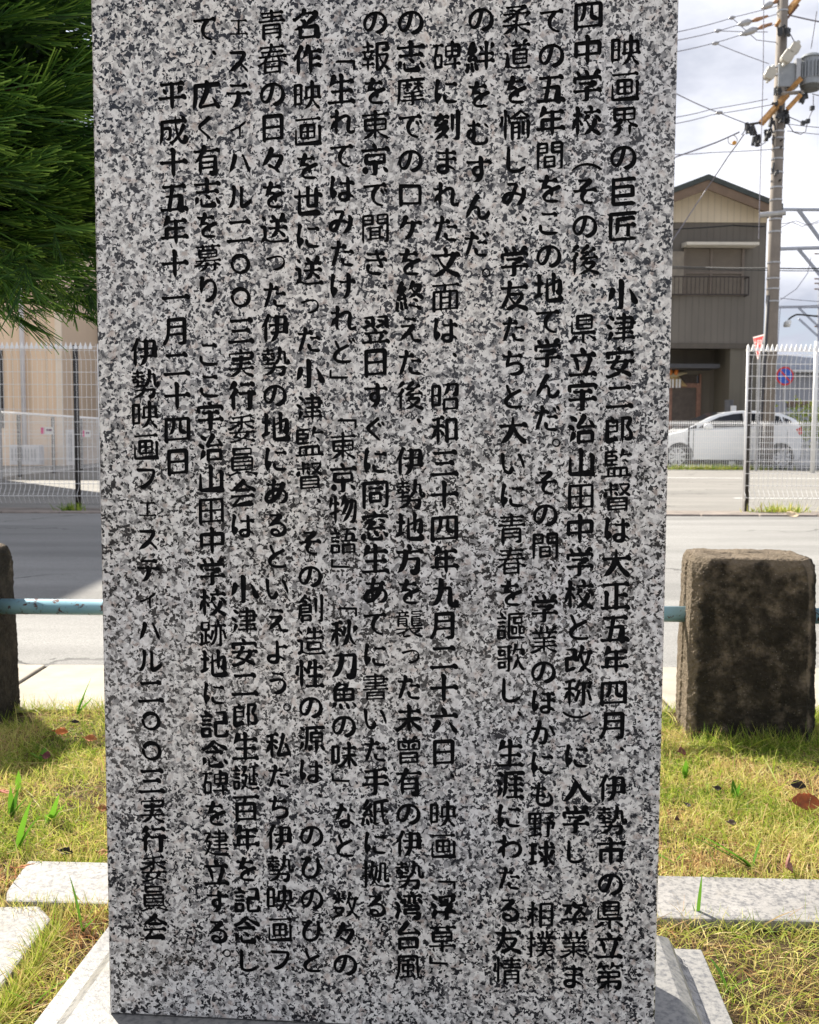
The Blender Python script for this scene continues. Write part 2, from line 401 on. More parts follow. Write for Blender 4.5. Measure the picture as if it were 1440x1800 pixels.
def g_strokes(b):
    P = [np.array(p, float)[:, ::-1] + .5 for p in g_trace(g_thin(b))]
    key = lambda p: (round(p[0], 1), round(p[1], 1))
    par = {}; deg = {}
    def find(a):
        while par[a] != a: a = par[a]
        return a
    for p in P:
        for e in (key(p[0]), key(p[-1])): par.setdefault(e, e); deg[e] = deg.get(e, 0) + 1
    keep = []
    for p in P:
        ln = np.hypot(*np.diff(p, axis=0).T).sum(); a, c = key(p[0]), key(p[-1])
        if ln < 9 * KS and a != c and deg[a] > 1 and deg[c] > 1: par[find(a)] = find(c)
        elif ln < 5 * KS and (deg[a] > 1 or deg[c] > 1): continue
        else: keep.append(p)
    P = keep; byn = {}
    for i, p in enumerate(P):
        byn.setdefault(find(key(p[0])), []).append((i, 0)); byn.setdefault(find(key(p[-1])), []).append((i, 1))
    def direc(i, e):
        p = P[i] if e == 0 else P[i][::-1]
        k = min(len(p) - 1, 13); s = min(3, k - 1) if k > 1 else 0
        d = p[k] - p[s]; return d / (np.hypot(*d) + 1e-9)
    link = {}
    for n, ends in byn.items():
        c = []
        for a in range(len(ends)):
            for b2 in range(a + 1, len(ends)):
                if ends[a][0] != ends[b2][0]: c.append((-np.dot(direc(*ends[a]), direc(*ends[b2])), a, b2))
        c.sort(reverse=True); us = set()
        for d, a, b2 in c:
            if d < .80: break
            if a in us or b2 in us: continue
            us |= {a, b2}; link[ends[a]] = ends[b2]; link[ends[b2]] = ends[a]
    res = []; done = set()
    for i, e in [(i, e) for i in range(len(P)) for e in (0, 1) if (i, e) not in link] + [(i, 0) for i in range(len(P))]:
        if i in done: continue
        seq = []
        while True:
            seq.append((i, e)); done.add(i); oth = (i, 1 - e)
            if oth in link and link[oth][0] not in done: i, e = link[oth]
            else: break
        q = np.concatenate([P[a] if b2 == 0 else P[a][::-1] for a, b2 in seq])
        n0 = find(key(P[seq[0][0]][0 if seq[0][1] == 0 else -1])); n1 = find(key(P[seq[-1][0]][-1 if seq[-1][1] == 0 else 0]))
        res.append((q, len(byn[n0]) == 1, len(byn[n1]) == 1, np.hypot(*(q[0] - q[-1])) < 3 and len(q) > 18))
    return res
g_y, g_x = np.mgrid[0:GW, 0:GW]; g_x = g_x + .5; g_y = g_y + .5
def g_stamp(F, x, y, a, b, th):
    r = int(max(a, b)) + 3
    x0, x1 = max(int(x) - r, 0), min(int(x) + r + 1, GW); y0, y1 = max(int(y) - r, 0), min(int(y) + r + 1, GW)
    X = g_x[y0:y1, x0:x1] - x; Y = g_y[y0:y1, x0:x1] - y; c, s = math.cos(th), math.sin(th)
    d = (1 - np.sqrt(((X * c + Y * s) / a) ** 2 + ((Y * c - X * s) / b) ** 2)) * min(a, b)
    F[y0:y1, x0:x1] = np.maximum(F[y0:y1, x0:x1], d)
def g_brush(ch):
    img = g_raster(font_loops(ch)) != 0
    F = np.full((GW, GW), -6.0); S = g_strokes(img); kan = ord(ch) >= 0x4e00
    dens = sum(len(s[0]) for s in S) / KS
    base = float(np.clip(12.3 - (dens - 300) / 150, 6.1, 11.6)) if kan else 10.2
    if ch in 'っィェ': base = 6.5
    if ch == '、': base = 13
    if ch in '「」': base = 6.5
    if ch in '（）': base = 6.0
    if ch == '。': base = 5.0
    base *= KS * (1.30 if dens > 700 and kan else 1.46)
    rg = np.random.RandomState(ord(ch) % 997)
    for q, f0, f1, closed in S:
        for _ in range(11):
            r = q.copy(); r[1:-1] = (q[:-2] + 2 * q[1:-1] + q[2:]) / 4; q = r
        s = np.r_[0, np.cumsum(np.hypot(*np.diff(q, axis=0).T))]; ln = s[-1]
        if ln < 2: continue
        n = max(int(ln), 2) + 1; t = np.linspace(0, 1, n)
        q = np.c_[np.interp(t * ln, s, q[:, 0]), np.interp(t * ln, s, q[:, 1])]
        d = q[-1] - q[0]
        if (d[0] < 0) if abs(d[0]) > 1.6 * abs(d[1]) else (d[1] < 0): q = q[::-1]; f0, f1 = f1, f0; d = -d
        T = np.gradient(q, axis=0); T /= np.hypot(*T.T)[:, None] + 1e-9
        ln /= KS; straight = np.hypot(*d) / KS / ln; k = base * np.ones(n)
        ang = math.degrees(math.atan2(d[1], d[0])); d0 = t * ln; d1 = (1 - t) * ln
        if ch in '「」（）': w = k * (1 - .35 * np.exp(-np.minimum(d0, d1) / 6) * (ch in '（）'))
        elif ch == '。': w = k * .8
        elif closed and ch == '〇':
            a0 = np.degrees(np.arctan2(q[:, 1] - q[:, 1].mean(), q[:, 0] - q[:, 0].mean())) % 360
            ph = ((a0 - 200) % 360) / 360.; w = k * (.95 + .15 * np.sin(2 * np.pi * ph)); w[(ph < .02) | (ph > .955)] = 0
            q = (q - q.mean(0)) * .72 + q.mean(0)
        elif closed: w = k * (.8 + .25 * np.sin(2 * np.pi * (t + .15)))
        elif straight > .94 and ln < 26 and kan and f0 and f1: w = k * (.42 + .85 * np.sin(np.clip(t * 1.15, 0, 1) * np.pi * .62))
        elif straight > .93 and abs(ang) < 18:
            w = k * (.58 + .16 * np.abs(2 * t - 1) ** 2)
            if f0: w *= 1 + .25 * np.exp(-((d0 - 3) / 4) ** 2) - .45 * np.exp(-d0 / 1.5)
            if f1: w *= 1 + .80 * np.exp(-((d1 - 5) / 5) ** 2) - .2 * np.exp(-d1 / 2)
        elif straight > .93 and 70 < ang < 110:
            w = k * (.92 - .1 * np.sin(np.pi * t))
            if f0: w *= 1 + .25 * np.exp(-((d0 - 3) / 4) ** 2)
            if f1: w *= 1 - .75 * np.exp(-(d1 / 12) ** 2) * (ln > 50) + .1 * (ln <= 50) * np.exp(-d1 / 5)
        elif ang >= 100:
            w = k * (1.16 - .3 * t)
            if f1: w *= np.clip(d1 / 30, .08, 1) ** .75
        elif 18 <= ang <= 70 and kan:
            w = k * (.50 + 1.0 * t ** 1.4)
            if f0: w *= np.clip((d0 + 3) / 12, .4, 1)
            if f1: w *= np.clip(d1 / 11, .1, 1) ** .8
        else:
            w = k * (.88 + .12 * np.sin(2 * np.pi * t + rg.rand() * 6))
            if f0: w *= 1 + .12 * np.exp(-((d0 - 3) / 4) ** 2) - .3 * np.exp(-d0 / 2)
            if f1: w *= np.clip((d1 + 3) / 16, .3, 1) ** .8
        for i in range(n):
            if w[i] < .5: continue
            r = w[i] * (1 - .14 * abs(T[i, 0]))
            g_stamp(F, q[i, 0], q[i, 1], max(r, 1.0), max(r * .64, .9), .9)
    if kan and dens > 420:                                  # keep the narrow gaps between neighbouring strokes open
        g = np.zeros((GW, GW)); up = np.full(GW, 60.0)
        for y in range(GW): up = np.where(img[y], 0, up + 1); g[y] = up
        up = np.full(GW, 60.0)
        for y in range(GW - 1, -1, -1): up = np.where(img[y], 0, up + 1); g[y] = np.minimum(g[y], up)
        g = np.minimum(g, 40) ** 2; D = g.copy()
        for s in range(1, 10):
            D[:, s:] = np.minimum(D[:, s:], g[:, :-s] + s * s); D[:, :-s] = np.minimum(D[:, :-s], g[:, s:] + s * s)
        D = np.sqrt(D); M = np.zeros((GW, GW), bool)
        for ax in (0, 1):
            a1, b1, a2, b2 = np.roll(D, 1, ax), np.roll(D, -1, ax), np.roll(D, 2, ax), np.roll(D, -2, ax)
            M |= (D >= a1) & (D >= b1) & (D - a2 > .8) & (D - b2 > .8)
        M &= (D > 1.9) & (D < 7)
        for dy, dx in ((0, 1), (1, 0), (0, -1), (-1, 0), (0, 0)):
            Q = np.roll(np.roll(M, dy, 0), dx, 1); F[Q] = np.minimum(F[Q], -1.0 if (dy, dx) == (0, 0) else -.3)
    return F
def g_outline(F):
    F = F.copy(); F[F == 0] = 1e-6; I = F > 0; nxt = {}
    def pt(k, y, x):
        if k == 0: a, b = F[y, x], F[y, x + 1]; return (x + a / (a - b), y)
        a, b = F[y, x], F[y + 1, x]; return (x, y + a / (a - b))
    S = I[:-1, :-1].astype(int) + I[:-1, 1:] + I[1:, 1:] + I[1:, :-1]
    for y, x in np.argwhere((S > 0) & (S < 4)).tolist():
        c = (I[y, x], I[y, x + 1], I[y + 1, x + 1], I[y + 1, x]); e = []
        ed = ((0, y, x), (1, y, x + 1), (0, y + 1, x), (1, y, x))
        for k in range(4):
            a, b = c[k], c[(k + 1) % 4]
            if a != b: e.append((bool(a), ed[k]))
        if len(e) == 2:
            o, i_ = (e[0][1], e[1][1]) if e[0][0] else (e[1][1], e[0][1]); nxt[o] = i_
        else:
            for j, z in enumerate(e):
                if z[0]: nxt[z[1]] = e[(j + 1) % 4][1]
    loops = []; seen = set()
    for s in list(nxt):
        if s in seen: continue
        lp = []; cur = s
        while cur is not None and cur not in seen:
            seen.add(cur); lp.append(pt(*cur)); cur = nxt.get(cur)
        if len(lp) > 5: loops.append(np.array(lp) + .5)
    return loops
def g_rdp(P, eps):
    if len(P) < 3: return P
    a, b = P[0], P[-1]; d = b - a; l = np.hypot(*d)
    D = np.hypot(*(P - a).T) if l < 1e-9 else np.abs(d[0] * (P[:, 1] - a[1]) - d[1] * (P[:, 0] - a[0])) / l
    i = D.argmax()
    if D[i] < eps: return np.array([a, b])
    return np.concatenate([g_rdp(P[:i + 1], eps)[:-1], g_rdp(P[i:], eps)])
def make_glyph(ch):
    F = g_brush(ch)
    if ord(ch) >= 0x4e00:                                   # horizontals rise to the right
        G2 = np.full_like(F, -6)
        for x in range(GW): G2[:, x] = np.interp(np.arange(GW) + .075 * (x - GW / 2), np.arange(GW), F[:, x], left=-6, right=-6)
        F = G2
    for _ in range(2):
        p = np.pad(F, 1, mode='edge'); F = (p[:-2, 1:-1] + p[2:, 1:-1] + p[1:-1, :-2] + p[1:-1, 2:] + 2 * F) / 6
    if ch == '・': F = 13 * KS - np.hypot(g_x - GW / 2, g_y - (.5 * GN + GM))
    res = []
    for lp in g_outline(F):
        i = np.hypot(*(lp - lp[0]).T).argmax()
        s = np.concatenate([g_rdp(lp[:i + 1], .45)[:-1], g_rdp(np.concatenate([lp[i:], lp[:1]]), .45)[:-1]])
        ar = abs((s[:, 0] * np.roll(s[:, 1], -1) - s[:, 1] * np.roll(s[:, 0], -1)).sum() / 2)
        if len(s) >= 3 and ar > 12: res.append([((x - GW / 2) / GN, (GW / 2 - y) / GN) for x, y in s])
    return res
GL = {ch: make_glyph(ch) for ch in sorted(set(''.join(t[0] for t in LINES)) - {'　'})}

# ------------------------------------------------------------------ ground, road, car park
def sheet(name, x0, x1, y0, y1, z, m, kind='structure', nx=1, ny=1, lift=None):
    xs = np.linspace(x0, x1, nx + 1); ys = np.linspace(y0, y1, ny + 1)
    b = MB(); vs = [(x, y, z + (lift(x, y) if lift else 0)) for y in ys for x in xs]
    b.add(vs, [(j * (nx + 1) + i, j * (nx + 1) + i + 1, (j + 1) * (nx + 1) + i + 1, (j + 1) * (nx + 1) + i) for j in range(ny) for i in range(nx)])
    o = b.build(name, m, smooth=nx > 1); o['kind'] = kind; return o
sheet('ground', -400, 400, -300, 700, -.06, TERRAIN)
rng = np.random.RandomState(4)
def hump(x, y):
    return .008 * math.sin(x * 7 + y * 3) + .006 * math.sin(y * 11 - x * 5) - .008
sheet('soil', -7, 7, -4, 2.79, 0, SOIL, nx=120, ny=70, lift=hump)
pv = sheet('bounce_paving', -2.6, 2.6, -2.2, .50, -.004, plain('grout', (.25, .24, .22), .9))  # out of view, added to bounce sunlight onto the front of the stone
slab_mb = MB().box(0, .594, 0, .594, -.03, .006)
sf = None
for i in range(8):
    for j in range(4):
        if sf is None: sf = slab_mb.build('bounce_slab', pale_granite('bounce_granite', (.58, .56, .53), (.40, .39, .38), .6, .001, .8), pv, bevel=.003); o = sf
        else: o = sf.copy(); col.objects.link(o)
        o.location = (-2.4 + i * .6, -1.9 + j * .6, 0)
gut = sheet('gutter', -12, 14, 2.795, 3.37, -.016, plain('dark_joint', (.08, .07, .06), 1))
gb = MB().box(0, 1.985, 2.80, 3.365, -.012, .001)
first = None
for i in range(-5, 6):
    x = -1.23 + 2 * i
    if first is None:
        first = gb.build('gutter_block', GUTTER, gut, bevel=.006); o = first
    else:
        o = first.copy(); col.objects.link(o)
    o.location = (x, 0, 0)
sheet('road', -60, 60, 3.37, 10.2, -.008, ROAD)
sheet('verge', -60, 60, 10.2, 11.05, -.012, plain('rough_verge_concrete', (.20, .17, .145), .95, var=.3, scale=4, bumpy=.004))
sheet('car_park', -60, 60, 11.05, 90, -.018, LOT)
k0 = MB()
for i in range(-14, 24):
    k0.box(i * .6 + .006, i * .6 + .594, 10.20, 10.32, -.03, .012)
ko = k0.build('low_edge_kerb', plain('edge_kerb_concrete', (.26, .22, .19), .95, var=.25, scale=5), bevel=.01); ko['kind'] = 'structure'
pl = MB()
for (a, b_) in (((1255, 864), (1500, 866)), ((1170, 878), (1262, 868))):
    pass
ym = 14.6
sheet('painted_line', 4.4, 9.5, 13.4, 13.55, -.013, ROADWHITE)
sheet('painted_line', 4.4, 9.5, 20.4, 20.6, -.013, ROADWHITE)
sheet('painted_line', -12, -3.9, 10.36, 10.50, -.007, ROADWHITE)

# ------------------------------------------------------------------ the stone with its inscription
STONE = empty('stone_monument', (-.3414, 1.096, .12), -R(4.2))
tag(STONE, 'upright polished grey granite stone with fifteen lines of black Japanese writing', 'monument')
def glyph(ch, cx, cy, em, lim):
    """the loops of a character set for vertical writing, centred on (cx, cy), kept inside its own cell"""
    out_ = []
    kanji = ord(ch) >= 0x4e00 or ch == '々'
    sc = em * (1.0 if kanji else .93)
    dx = dy = 0
    if ch in '、。': dx, dy = .60 * em, .52 * em
    if ch in 'っィェ': dx, dy = .03 * em, .10 * em
    for lp in GL.get(ch, []):
        if ch in '「」（）': lp = [(v, -u) for u, v in lp]
        out_.append([(u * sc + dx, v * sc + dy) for u, v in lp])
    if out_:
        mx_ = max(abs(p[1]) for l in out_ for p in l); mu = max(abs(p[0]) for l in out_ for p in l)
        g = min(1, lim / mx_, .0178 / mu)
        if ch in '、。' and mu > .0175:
            out_ = [[(u - (mu - .0175), v) for u, v in l] for l in out_]; g = 1
        out_ = [[(cx + u * g, cy + v * g) for u, v in l] for l in out_]
    return out_
W_, H_, T_ = .6155, 1.225, .135           # width, height, thickness of the slab
CUT = .0022                                # depth of the carving
rl = random.Random(3)
colx = [sum((a[1], a[3])) / 2 for a in LINES]
bounds = [W_ - .0018]
for i in range(len(colx) - 1): bounds.append((colx[i] + colx[i + 1]) / 2)
bounds.append(.0018)
front = MB()
rest = MB(); NCH = 0
def extent(ch):
    ps = [p for l in GL.get(ch, []) for p in l]
    return (max(p[0] for p in ps) - min(p[0] for p in ps)) * (max(p[1] for p in ps) - min(p[1] for p in ps)) if ps else 0
ordered = sorted((ch for t in LINES for ch in t[0] if ch in GL), key=extent, reverse=True)
SMALL = {ch for ch in GL if extent(ch) <= extent(ordered[300])}      # the 300 largest are objects of their own
def poly_fill(b, loops, y):
    """fills the loops, taking each outer loop with the holes directly inside it"""
    loops = [l for l in loops if len(l) > 2]
    def inside(p, l):
        c_ = False
        for i in range(len(l)):
            (x0, y0), (x1, y1) = l[i], l[i - 1]
            if (y0 > p[1]) != (y1 > p[1]) and p[0] < (x1 - x0) * (p[1] - y0) / (y1 - y0) + x0: c_ = not c_
        return c_
    depth = [sum(inside(l[0], m) for m in loops if m is not l) for l in loops]
    for i, l in enumerate(loops):
        if depth[i] % 2: continue
        grp = [l] + [m for j, m in enumerate(loops) if depth[j] == depth[i] + 1 and inside(m[0], l)]
        tr = tessellate_polygon([[Vector((p[0], p[1], 0)) for p in g] for g in grp])
        b.add([(p[0], y, p[1]) for g in grp for p in g], tr)
V0, V1 = .0018, H_ - .0018
for ci, (text, u0, v0, u1, v1) in enumerate(LINES):
    R_, L_ = bounds[ci], bounds[ci + 1]
    n = len(text); pitch = (v0 - v1) / (n - 1)
    em = .0337
    top = min(v0 + pitch / 2, V1)
    if top < V1: front.add([(L_, 0, top), (R_, 0, top), (R_, 0, V1), (L_, 0, V1)], [(0, 1, 2, 3)])
    bot = v1 - pitch / 2
    front.add([(L_, 0, V0), (R_, 0, V0), (R_, 0, bot), (L_, 0, bot)], [(0, 1, 2, 3)])
    row = empty('inscription_line'); row.parent = STONE
    for k_, ch in enumerate(text):
        f = k_ / (n - 1); cx = u0 + (u1 - u0) * f; cy = v0 + (v1 - v0) * f
        a, b_ = cy + pitch / 2, cy - pitch / 2
        loops = glyph(ch, cx + rl.uniform(-.0003, .0003), cy, em * rl.uniform(.96, 1.03), pitch / 2 - .0003)
        poly_fill(front, [[(L_, b_), (R_, b_), (R_, a), (L_, a)]] + loops, 0)
        if not loops: continue
        small = ch in SMALL
        ink = rest if small else MB()
        poly_fill(ink, loops, CUT)
        for l in loops:
            m_ = len(l)
            ink.add([(p[0], 0, p[1]) for p in l] + [(p[0], CUT, p[1]) for p in l],
                    [(i, (i + 1) % m_, m_ + (i + 1) % m_, m_ + i) for i in range(m_)])
        if not small: ink.build('character', PAINT, row); NCH += 1
rest.build('small_characters', PAINT, STONE)['kind'] = 'stuff'
# margins left and right of the text are part of the first and last strips; chamfer, sides and back
c = .0018
F0 = [(c, 0, V0), (W_ - c, 0, V0), (W_ - c, 0, V1), (c, 0, V1)]
F1 = [(0, c, 0), (W_, c, 0), (W_, c, H_), (0, c, H_)]
B1 = [(0, T_, 0), (W_, T_, 0), (W_, T_, H_), (0, T_, H_)]
front.add(F0 + F1 + B1, [(i, (i + 1) % 4, 4 + (i + 1) % 4, 4 + i) for i in range(4)] +
          [(4 + i, 4 + (i + 1) % 4, 8 + (i + 1) % 4, 8 + i) for i in range(4)] + [(11, 10, 9, 8)])
slab = front.build('slab', GRANITE, STONE)

# plinth: honed block on a wider ledge with a rough-hewn band between
plo = MB()
uc, wc = .3077, .065
def ring(hx, hy, z): return [(uc - hx, wc - hy, z), (uc + hx, wc - hy, z), (uc + hx, wc + hy, z), (uc - hx, wc + hy, z)]
rings = [ring(.425, .235, -.14), ring(.425, .235, -.053), ring(.423, .233, -.050)]
plo.add(rings[0] + rings[1] + rings[2], [(i, (i + 1) % 4, 4 + (i + 1) % 4, 4 + i) for i in range(4)] + [(4 + i, 4 + (i + 1) % 4, 8 + (i + 1) % 4, 8 + i) for i in range(4)])
ra = ring(.395, .205, -.050)
plo.add(rings[2] + ra, [(i, (i + 1) % 4, 4 + (i + 1) % 4, 4 + i) for i in range(4)])
top_in = ring(.352, .172, -.001); top_b = ring(.357, .177, -.004)
plo.add(top_b + top_in, [(i, (i + 1) % 4, 4 + (i + 1) % 4, 4 + i) for i in range(4)] + [(4, 5, 6, 7)])
# gently rounded shoulder between top and the rough band
rr = [ring(.357, .177, -.004), ring(.369, .187, -.012), ring(.376, .192, -.024)]
for a, b_ in zip(rr, rr[1:]): plo.add(a + b_, [(i, (i + 1) % 4, 4 + (i + 1) % 4, 4 + i) for i in range(4)])
plo.build('plinth', PLINTH, STONE)
ro = MB(); rh = random.Random(8)
def ringn(hx, hy, z, n=44, j=.0):
    pts = []
    cs = [(-hx, -hy), (hx, -hy), (hx, hy), (-hx, hy)]
    for i in range(4):
        (ax, ay), (bx, by) = cs[i], cs[(i + 1) % 4]
        for t in range(n):
            f = t / n; pts.append((uc + ax + (bx - ax) * f + rh.uniform(-j, j), wc + ay + (by - ay) * f + rh.uniform(-j, j), z + rh.uniform(-j, j)))
    return pts
RS = [ringn(.376, .192, -.024), ringn(.377, .193, -.031, j=.002), ringn(.383, .197, -.039, j=.0025), ringn(.390, .202, -.046, j=.002), ringn(.3955, .2055, -.0505)]
m_ = len(RS[0])
for a, b_ in zip(RS, RS[1:]): ro.add(a + b_, [(i, (i + 1) % m_, m_ + (i + 1) % m_, m_ + i) for i in range(m_)])
ro.build('rough_band', ROUGHCUT, STONE)

# ------------------------------------------------------------------ kerb stones round the plot
KA = -R(2.55)
def kerb(loc, rz, poly, label, h=.02):
    b = MB().prism(poly, -.14, h, 'z')
    o = b.build('kerb_stone', KERB, bevel=.004); o.location = loc; o.rotation_euler = (0, 0, rz)
    tag(o, label, 'kerb stone', 'granite kerb stones round the plot'); return o
ko_ = (-.683, 1.739, 0)
kerb(ko_, KA, [(0, 0), (.80, 0), (.80, -.157), (.03, -.157), (.015, -.12)], 'short pale granite kerb stone left of the monument with a cut corner')
kerb(ko_, KA, [(.806, 0), (2.2, 0), (2.2, -.157), (.806, -.157)], 'long pale granite kerb stone running right behind the monument')
kerb((0, 0, 0), 0, [(-.715, 1.566), (-.601, 1.572), (-.566, 1.528), (-.562, .55), (-.715, .55)], 'pale granite kerb stone running towards the viewer beside the monument', .017)

# ------------------------------------------------------------------ concrete posts and the blue rail
def post(x, y, rz, label):
    w_, d_, h = .322, .25, .475
    b = MB()
    secs = []
    for z, s in ((-.1, 1.02), (0, 1.01), (.15, 1.0), (.3, .985), (.43, .965), (.458, .95), (.472, .90), (h, .84)):
        hx, hy = w_ / 2 * s, d_ / 2 * s
        c_ = .028 if z < .44 else .034
        pts = [(-hx + c_, -hy), (-hx * .3, -hy), (hx * .3, -hy), (hx - c_, -hy), (hx, -hy + c_), (hx, hy - c_), (hx - c_, hy), (-hx + c_, hy), (-hx, hy - c_),
               (-hx, .028), (-hx + .010, .014), (-hx + .010, .004), (-hx, -.008), (-hx, -hy + c_)]
        secs.append([(p[0], p[1], z) for p in pts])
    n = len(secs[0])
    b.add([p for s in secs for p in s], [(j * n + i, j * n + (i + 1) % n, (j + 1) * n + (i + 1) % n, (j + 1) * n + i) for j in range(len(secs) - 1) for i in range(n)] + [tuple(range((len(secs) - 1) * n, len(secs) * n))])
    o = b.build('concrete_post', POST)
    md = o.modifiers.new('sub', 'SUBSURF'); md.subdivision_type = 'SIMPLE'; md.levels = md.render_levels = 5
    tx = bpy.data.textures.new('grit', 'CLOUDS'); tx.noise_scale = .009; tx.noise_depth = 3
    dm = o.modifiers.new('grit', 'DISPLACE'); dm.texture = tx; dm.strength = .0055; dm.mid_level = .5; dm.texture_coords = 'LOCAL'
    tx2 = bpy.data.textures.new('wear', 'CLOUDS'); tx2.noise_scale = .07; tx2.noise_depth = 2
    dm = o.modifiers.new('wear', 'DISPLACE'); dm.texture = tx2; dm.strength = .007; dm.mid_level = .5; dm.texture_coords = 'LOCAL'
    o.location = (x, y, 0); o.rotation_euler = (0, 0, rz)
    tag(o, label, 'post', 'concrete posts along the gutter'); return o
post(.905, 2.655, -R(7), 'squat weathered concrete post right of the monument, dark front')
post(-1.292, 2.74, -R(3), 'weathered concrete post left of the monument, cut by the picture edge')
def pipe(p, q, label):
    b = MB().tube([p, q], .0215, 24)
    o = b.build('pipe_rail', PIPE, smooth=True); tag(o, label, 'rail', 'blue rails between the concrete posts')
pz = .307
pipe((-1.17, 2.74, pz + .002), (.762, 2.67, pz), 'chipped light blue pipe rail joining the two concrete posts behind the monument')
pipe((1.03, 2.655, pz), (2.6, 2.60, pz), 'short visible end of blue pipe rail right of the concrete post')

# ------------------------------------------------------------------ wire mesh fences
def mesh_fence(name, p0, p1, h, step, rows, label, post_mats, posts, r=.0021, hr=.0028, fin=.05, z0=.06, bend=True):
    """a welded wire fence from p0 to p1 with folded top and bottom"""
    p0 = Vector((*p0, 0)); p1 = Vector((*p1, 0)); d = (p1 - p0); Ln = d.length; d.normalize(); nrm = Vector((-d.y, d.x, 0))
    root = empty(name, p0); tag(root, label, 'fence')
    wires = MB(); up = Vector((0, 0, 1))
    def bar(a, b_, rad, n=4): wires.tube([a, b_], rad, n, cap=False)
    n = int(Ln / step)
    for i in range(n + 1):
        o = d * (i * step)
        if bend: pts = [o + up * z0 - nrm * .0, o + up * (z0 + .09) - nrm * .07, o + up * (z0 + .17), o + up * (h - .17), o + up * (h - .09) - nrm * .05, o + up * h]
        else: pts = [o + up * z0, o + up * h]
        wires.tube(pts, r, 4, cap=False)
    for z in rows:
        bar(up * z, d * Ln + up * z, hr)
    o = wires.build('wire_panel', WHITEWIRE, root)
    o['kind'] = 'stuff'
    # folded triangular finials
    fm = MB(); k_ = 0
    while k_ * step * 1 < Ln - step:
        a = d * (k_ * step); w2 = step * .5
        fm.add([a - d * w2 * .8 + up * (h - fin * 1.1), a + up * (h + fin * .35), a + d * w2 * .8 + up * (h - fin * 1.1), a - d * w2 * .8 + up * (h - fin * 1.1) - nrm * .02, a + up * (h + fin * .35) - nrm * .012, a + d * w2 * .8 + up * (h - fin * 1.1) - nrm * .02],
               [(0, 1, 2), (5, 4, 3), (0, 3, 4, 1), (1, 4, 5, 2), (0, 2, 5, 3)]); k_ += 1
    o = fm.build('top_fold', WHITEWIRE, root); o['kind'] = 'stuff'
    for (s, off, mt, rad, ph) in posts:
        MB().tube([d * s + nrm * off + up * -.05, d * s + nrm * off + up * ph], rad, 10).build('fence_post', mt, root, smooth=True)
    return root
ry = [.14 + .133 * i for i in range(12)] + [1.70, 1.74]
YR = 10.95
xr = at(1311, 760, YR).x
mesh_fence('mesh_fence', (xr, YR), (xr + 6, YR), 1.80, .0524, ry, 'tall white welded wire fence at the right edge of the car park', None,
           [(0.0, .0, WHITEWIRE, .013, 1.80), (.045, .05, DARKBROWN, .030, 1.79), (2.0, .05, DARKBROWN, .030, 1.79), (4.0, .05, DARKBROWN, .03, 1.79), (6.0, .05, DARKBROWN, .03, 1.79)])
YL = 10.75
xl = at(175, 760, YL).x
mesh_fence('mesh_fence', (xl - 6, YL), (xl, YL), 1.77, .0524, ry, 'tall white welded wire fence left of the monument beyond the road', None,
           [(6.0, .0, WHITEWIRE, .010, 1.77), (5.74, .05, DARKBROWN, .030, 1.76), (3.74, .05, DARKBROWN, .03, 1.76), (1.74, .05, DARKBROWN, .03, 1.76)])
xq = at(1150, 780, 26.3).x
mesh_fence('mesh_fence', (xq - 3, 26.3), (xq + 14, 26.3), 1.25, .058, [.05, .1, .25, .4, .55, .7, .85, 1.0, 1.15, 1.2], 'low white wire fence in front of the parked white car', None,
           [(i * 2 + .0 + (at(1211, 780, 26.3).x - xq + 3) % 2, .04, DARKBROWN, .024, 1.2) for i in range(8)], r=.0078, hr=.006, fin=.06, z0=.02, bend=False)
pA = at(-30, 840, 17.8); pB = at(185, 818, 25.5)
mesh_fence('mesh_fence', (pA.x, pA.y), (pB.x, pB.y), 1.25, .058, [.05, .15, .3, .45, .6, .75, .9, 1.05, 1.2], 'low white wire fence running back beside the peach building', None,
           [(1.9, .04, DARKBROWN, .035, 1.2), (3.9, .04, DARKBROWN, .035, 1.2), (5.9, .04, DARKBROWN, .035, 1.2)], r=.0034, hr=.003, fin=.03, z0=.02, bend=False)

# ------------------------------------------------------------------ siding, houses
def siding(name, color, pitch=.1, rough=.6, depth=.012, var=.08):
    """vertical ribbed metal siding"""
    m, nt, b = mat(name, color, rough); k = NB(nt); v = k.vec()
    sx = k.n('SeparateXYZ'); k.l(v, sx.inputs[0])
    f = k.math('FRACT', k.math('DIVIDE', sx.outputs[0], pitch))
    g = k.math('LESS_THAN', f, .16)
    c0 = k.ramp(k.noise(1.2, 5, .6, vec=k.vec('Object', (1, 1, .3))), [(.3, tuple(c * (1 - var * 2) for c in color)), (.7, tuple(c * (1 + var) for c in color))])
    k.l(k.mix(k.math('MULTIPLY', g, .35), c0, tuple(c * .6 for c in color)), b.inputs['Base Color'])
    k.bump(k.math('SUBTRACT', 1.0, g), .8, depth, b); return m
SID_BROWN = siding('brown_grey_siding', (.150, .134, .112), .20)
SID_CREAM = siding('cream_siding', (.74, .64, .48), .20)
DARKWALL = siding('dark_entrance_panelling', (.15, .13, .10), .9)
ROOFM = plain('dark_green_roof', (.045, .055, .05), .6, var=.2)
FASCIA = plain('brown_fascia', (.17, .115, .075), .6, var=.1)
CREAMTRIM = plain('cream_trim', (.62, .58, .50), .5, var=.04)
DOORWOOD = plain('reddish_door_wood', (.26, .135, .09), .5, var=.2, scale=10)
LATTICE = plain('dark_lattice', (.10, .078, .062), .6, var=.2)
DARKPANE, _, _b = mat('dark_pane', (.02, .02, .022), .15)
YH = 31.0
hs = YH / FOC
def hx(px): return at(px, 600, YH).x
def hz(py, px=1260): return at(px, py, YH).z
HO = Vector((hx(1226), YH, 0))
house = empty('house', HO); tag(house, 'two storey brown house with cream gable and green roof behind the white car', 'house')
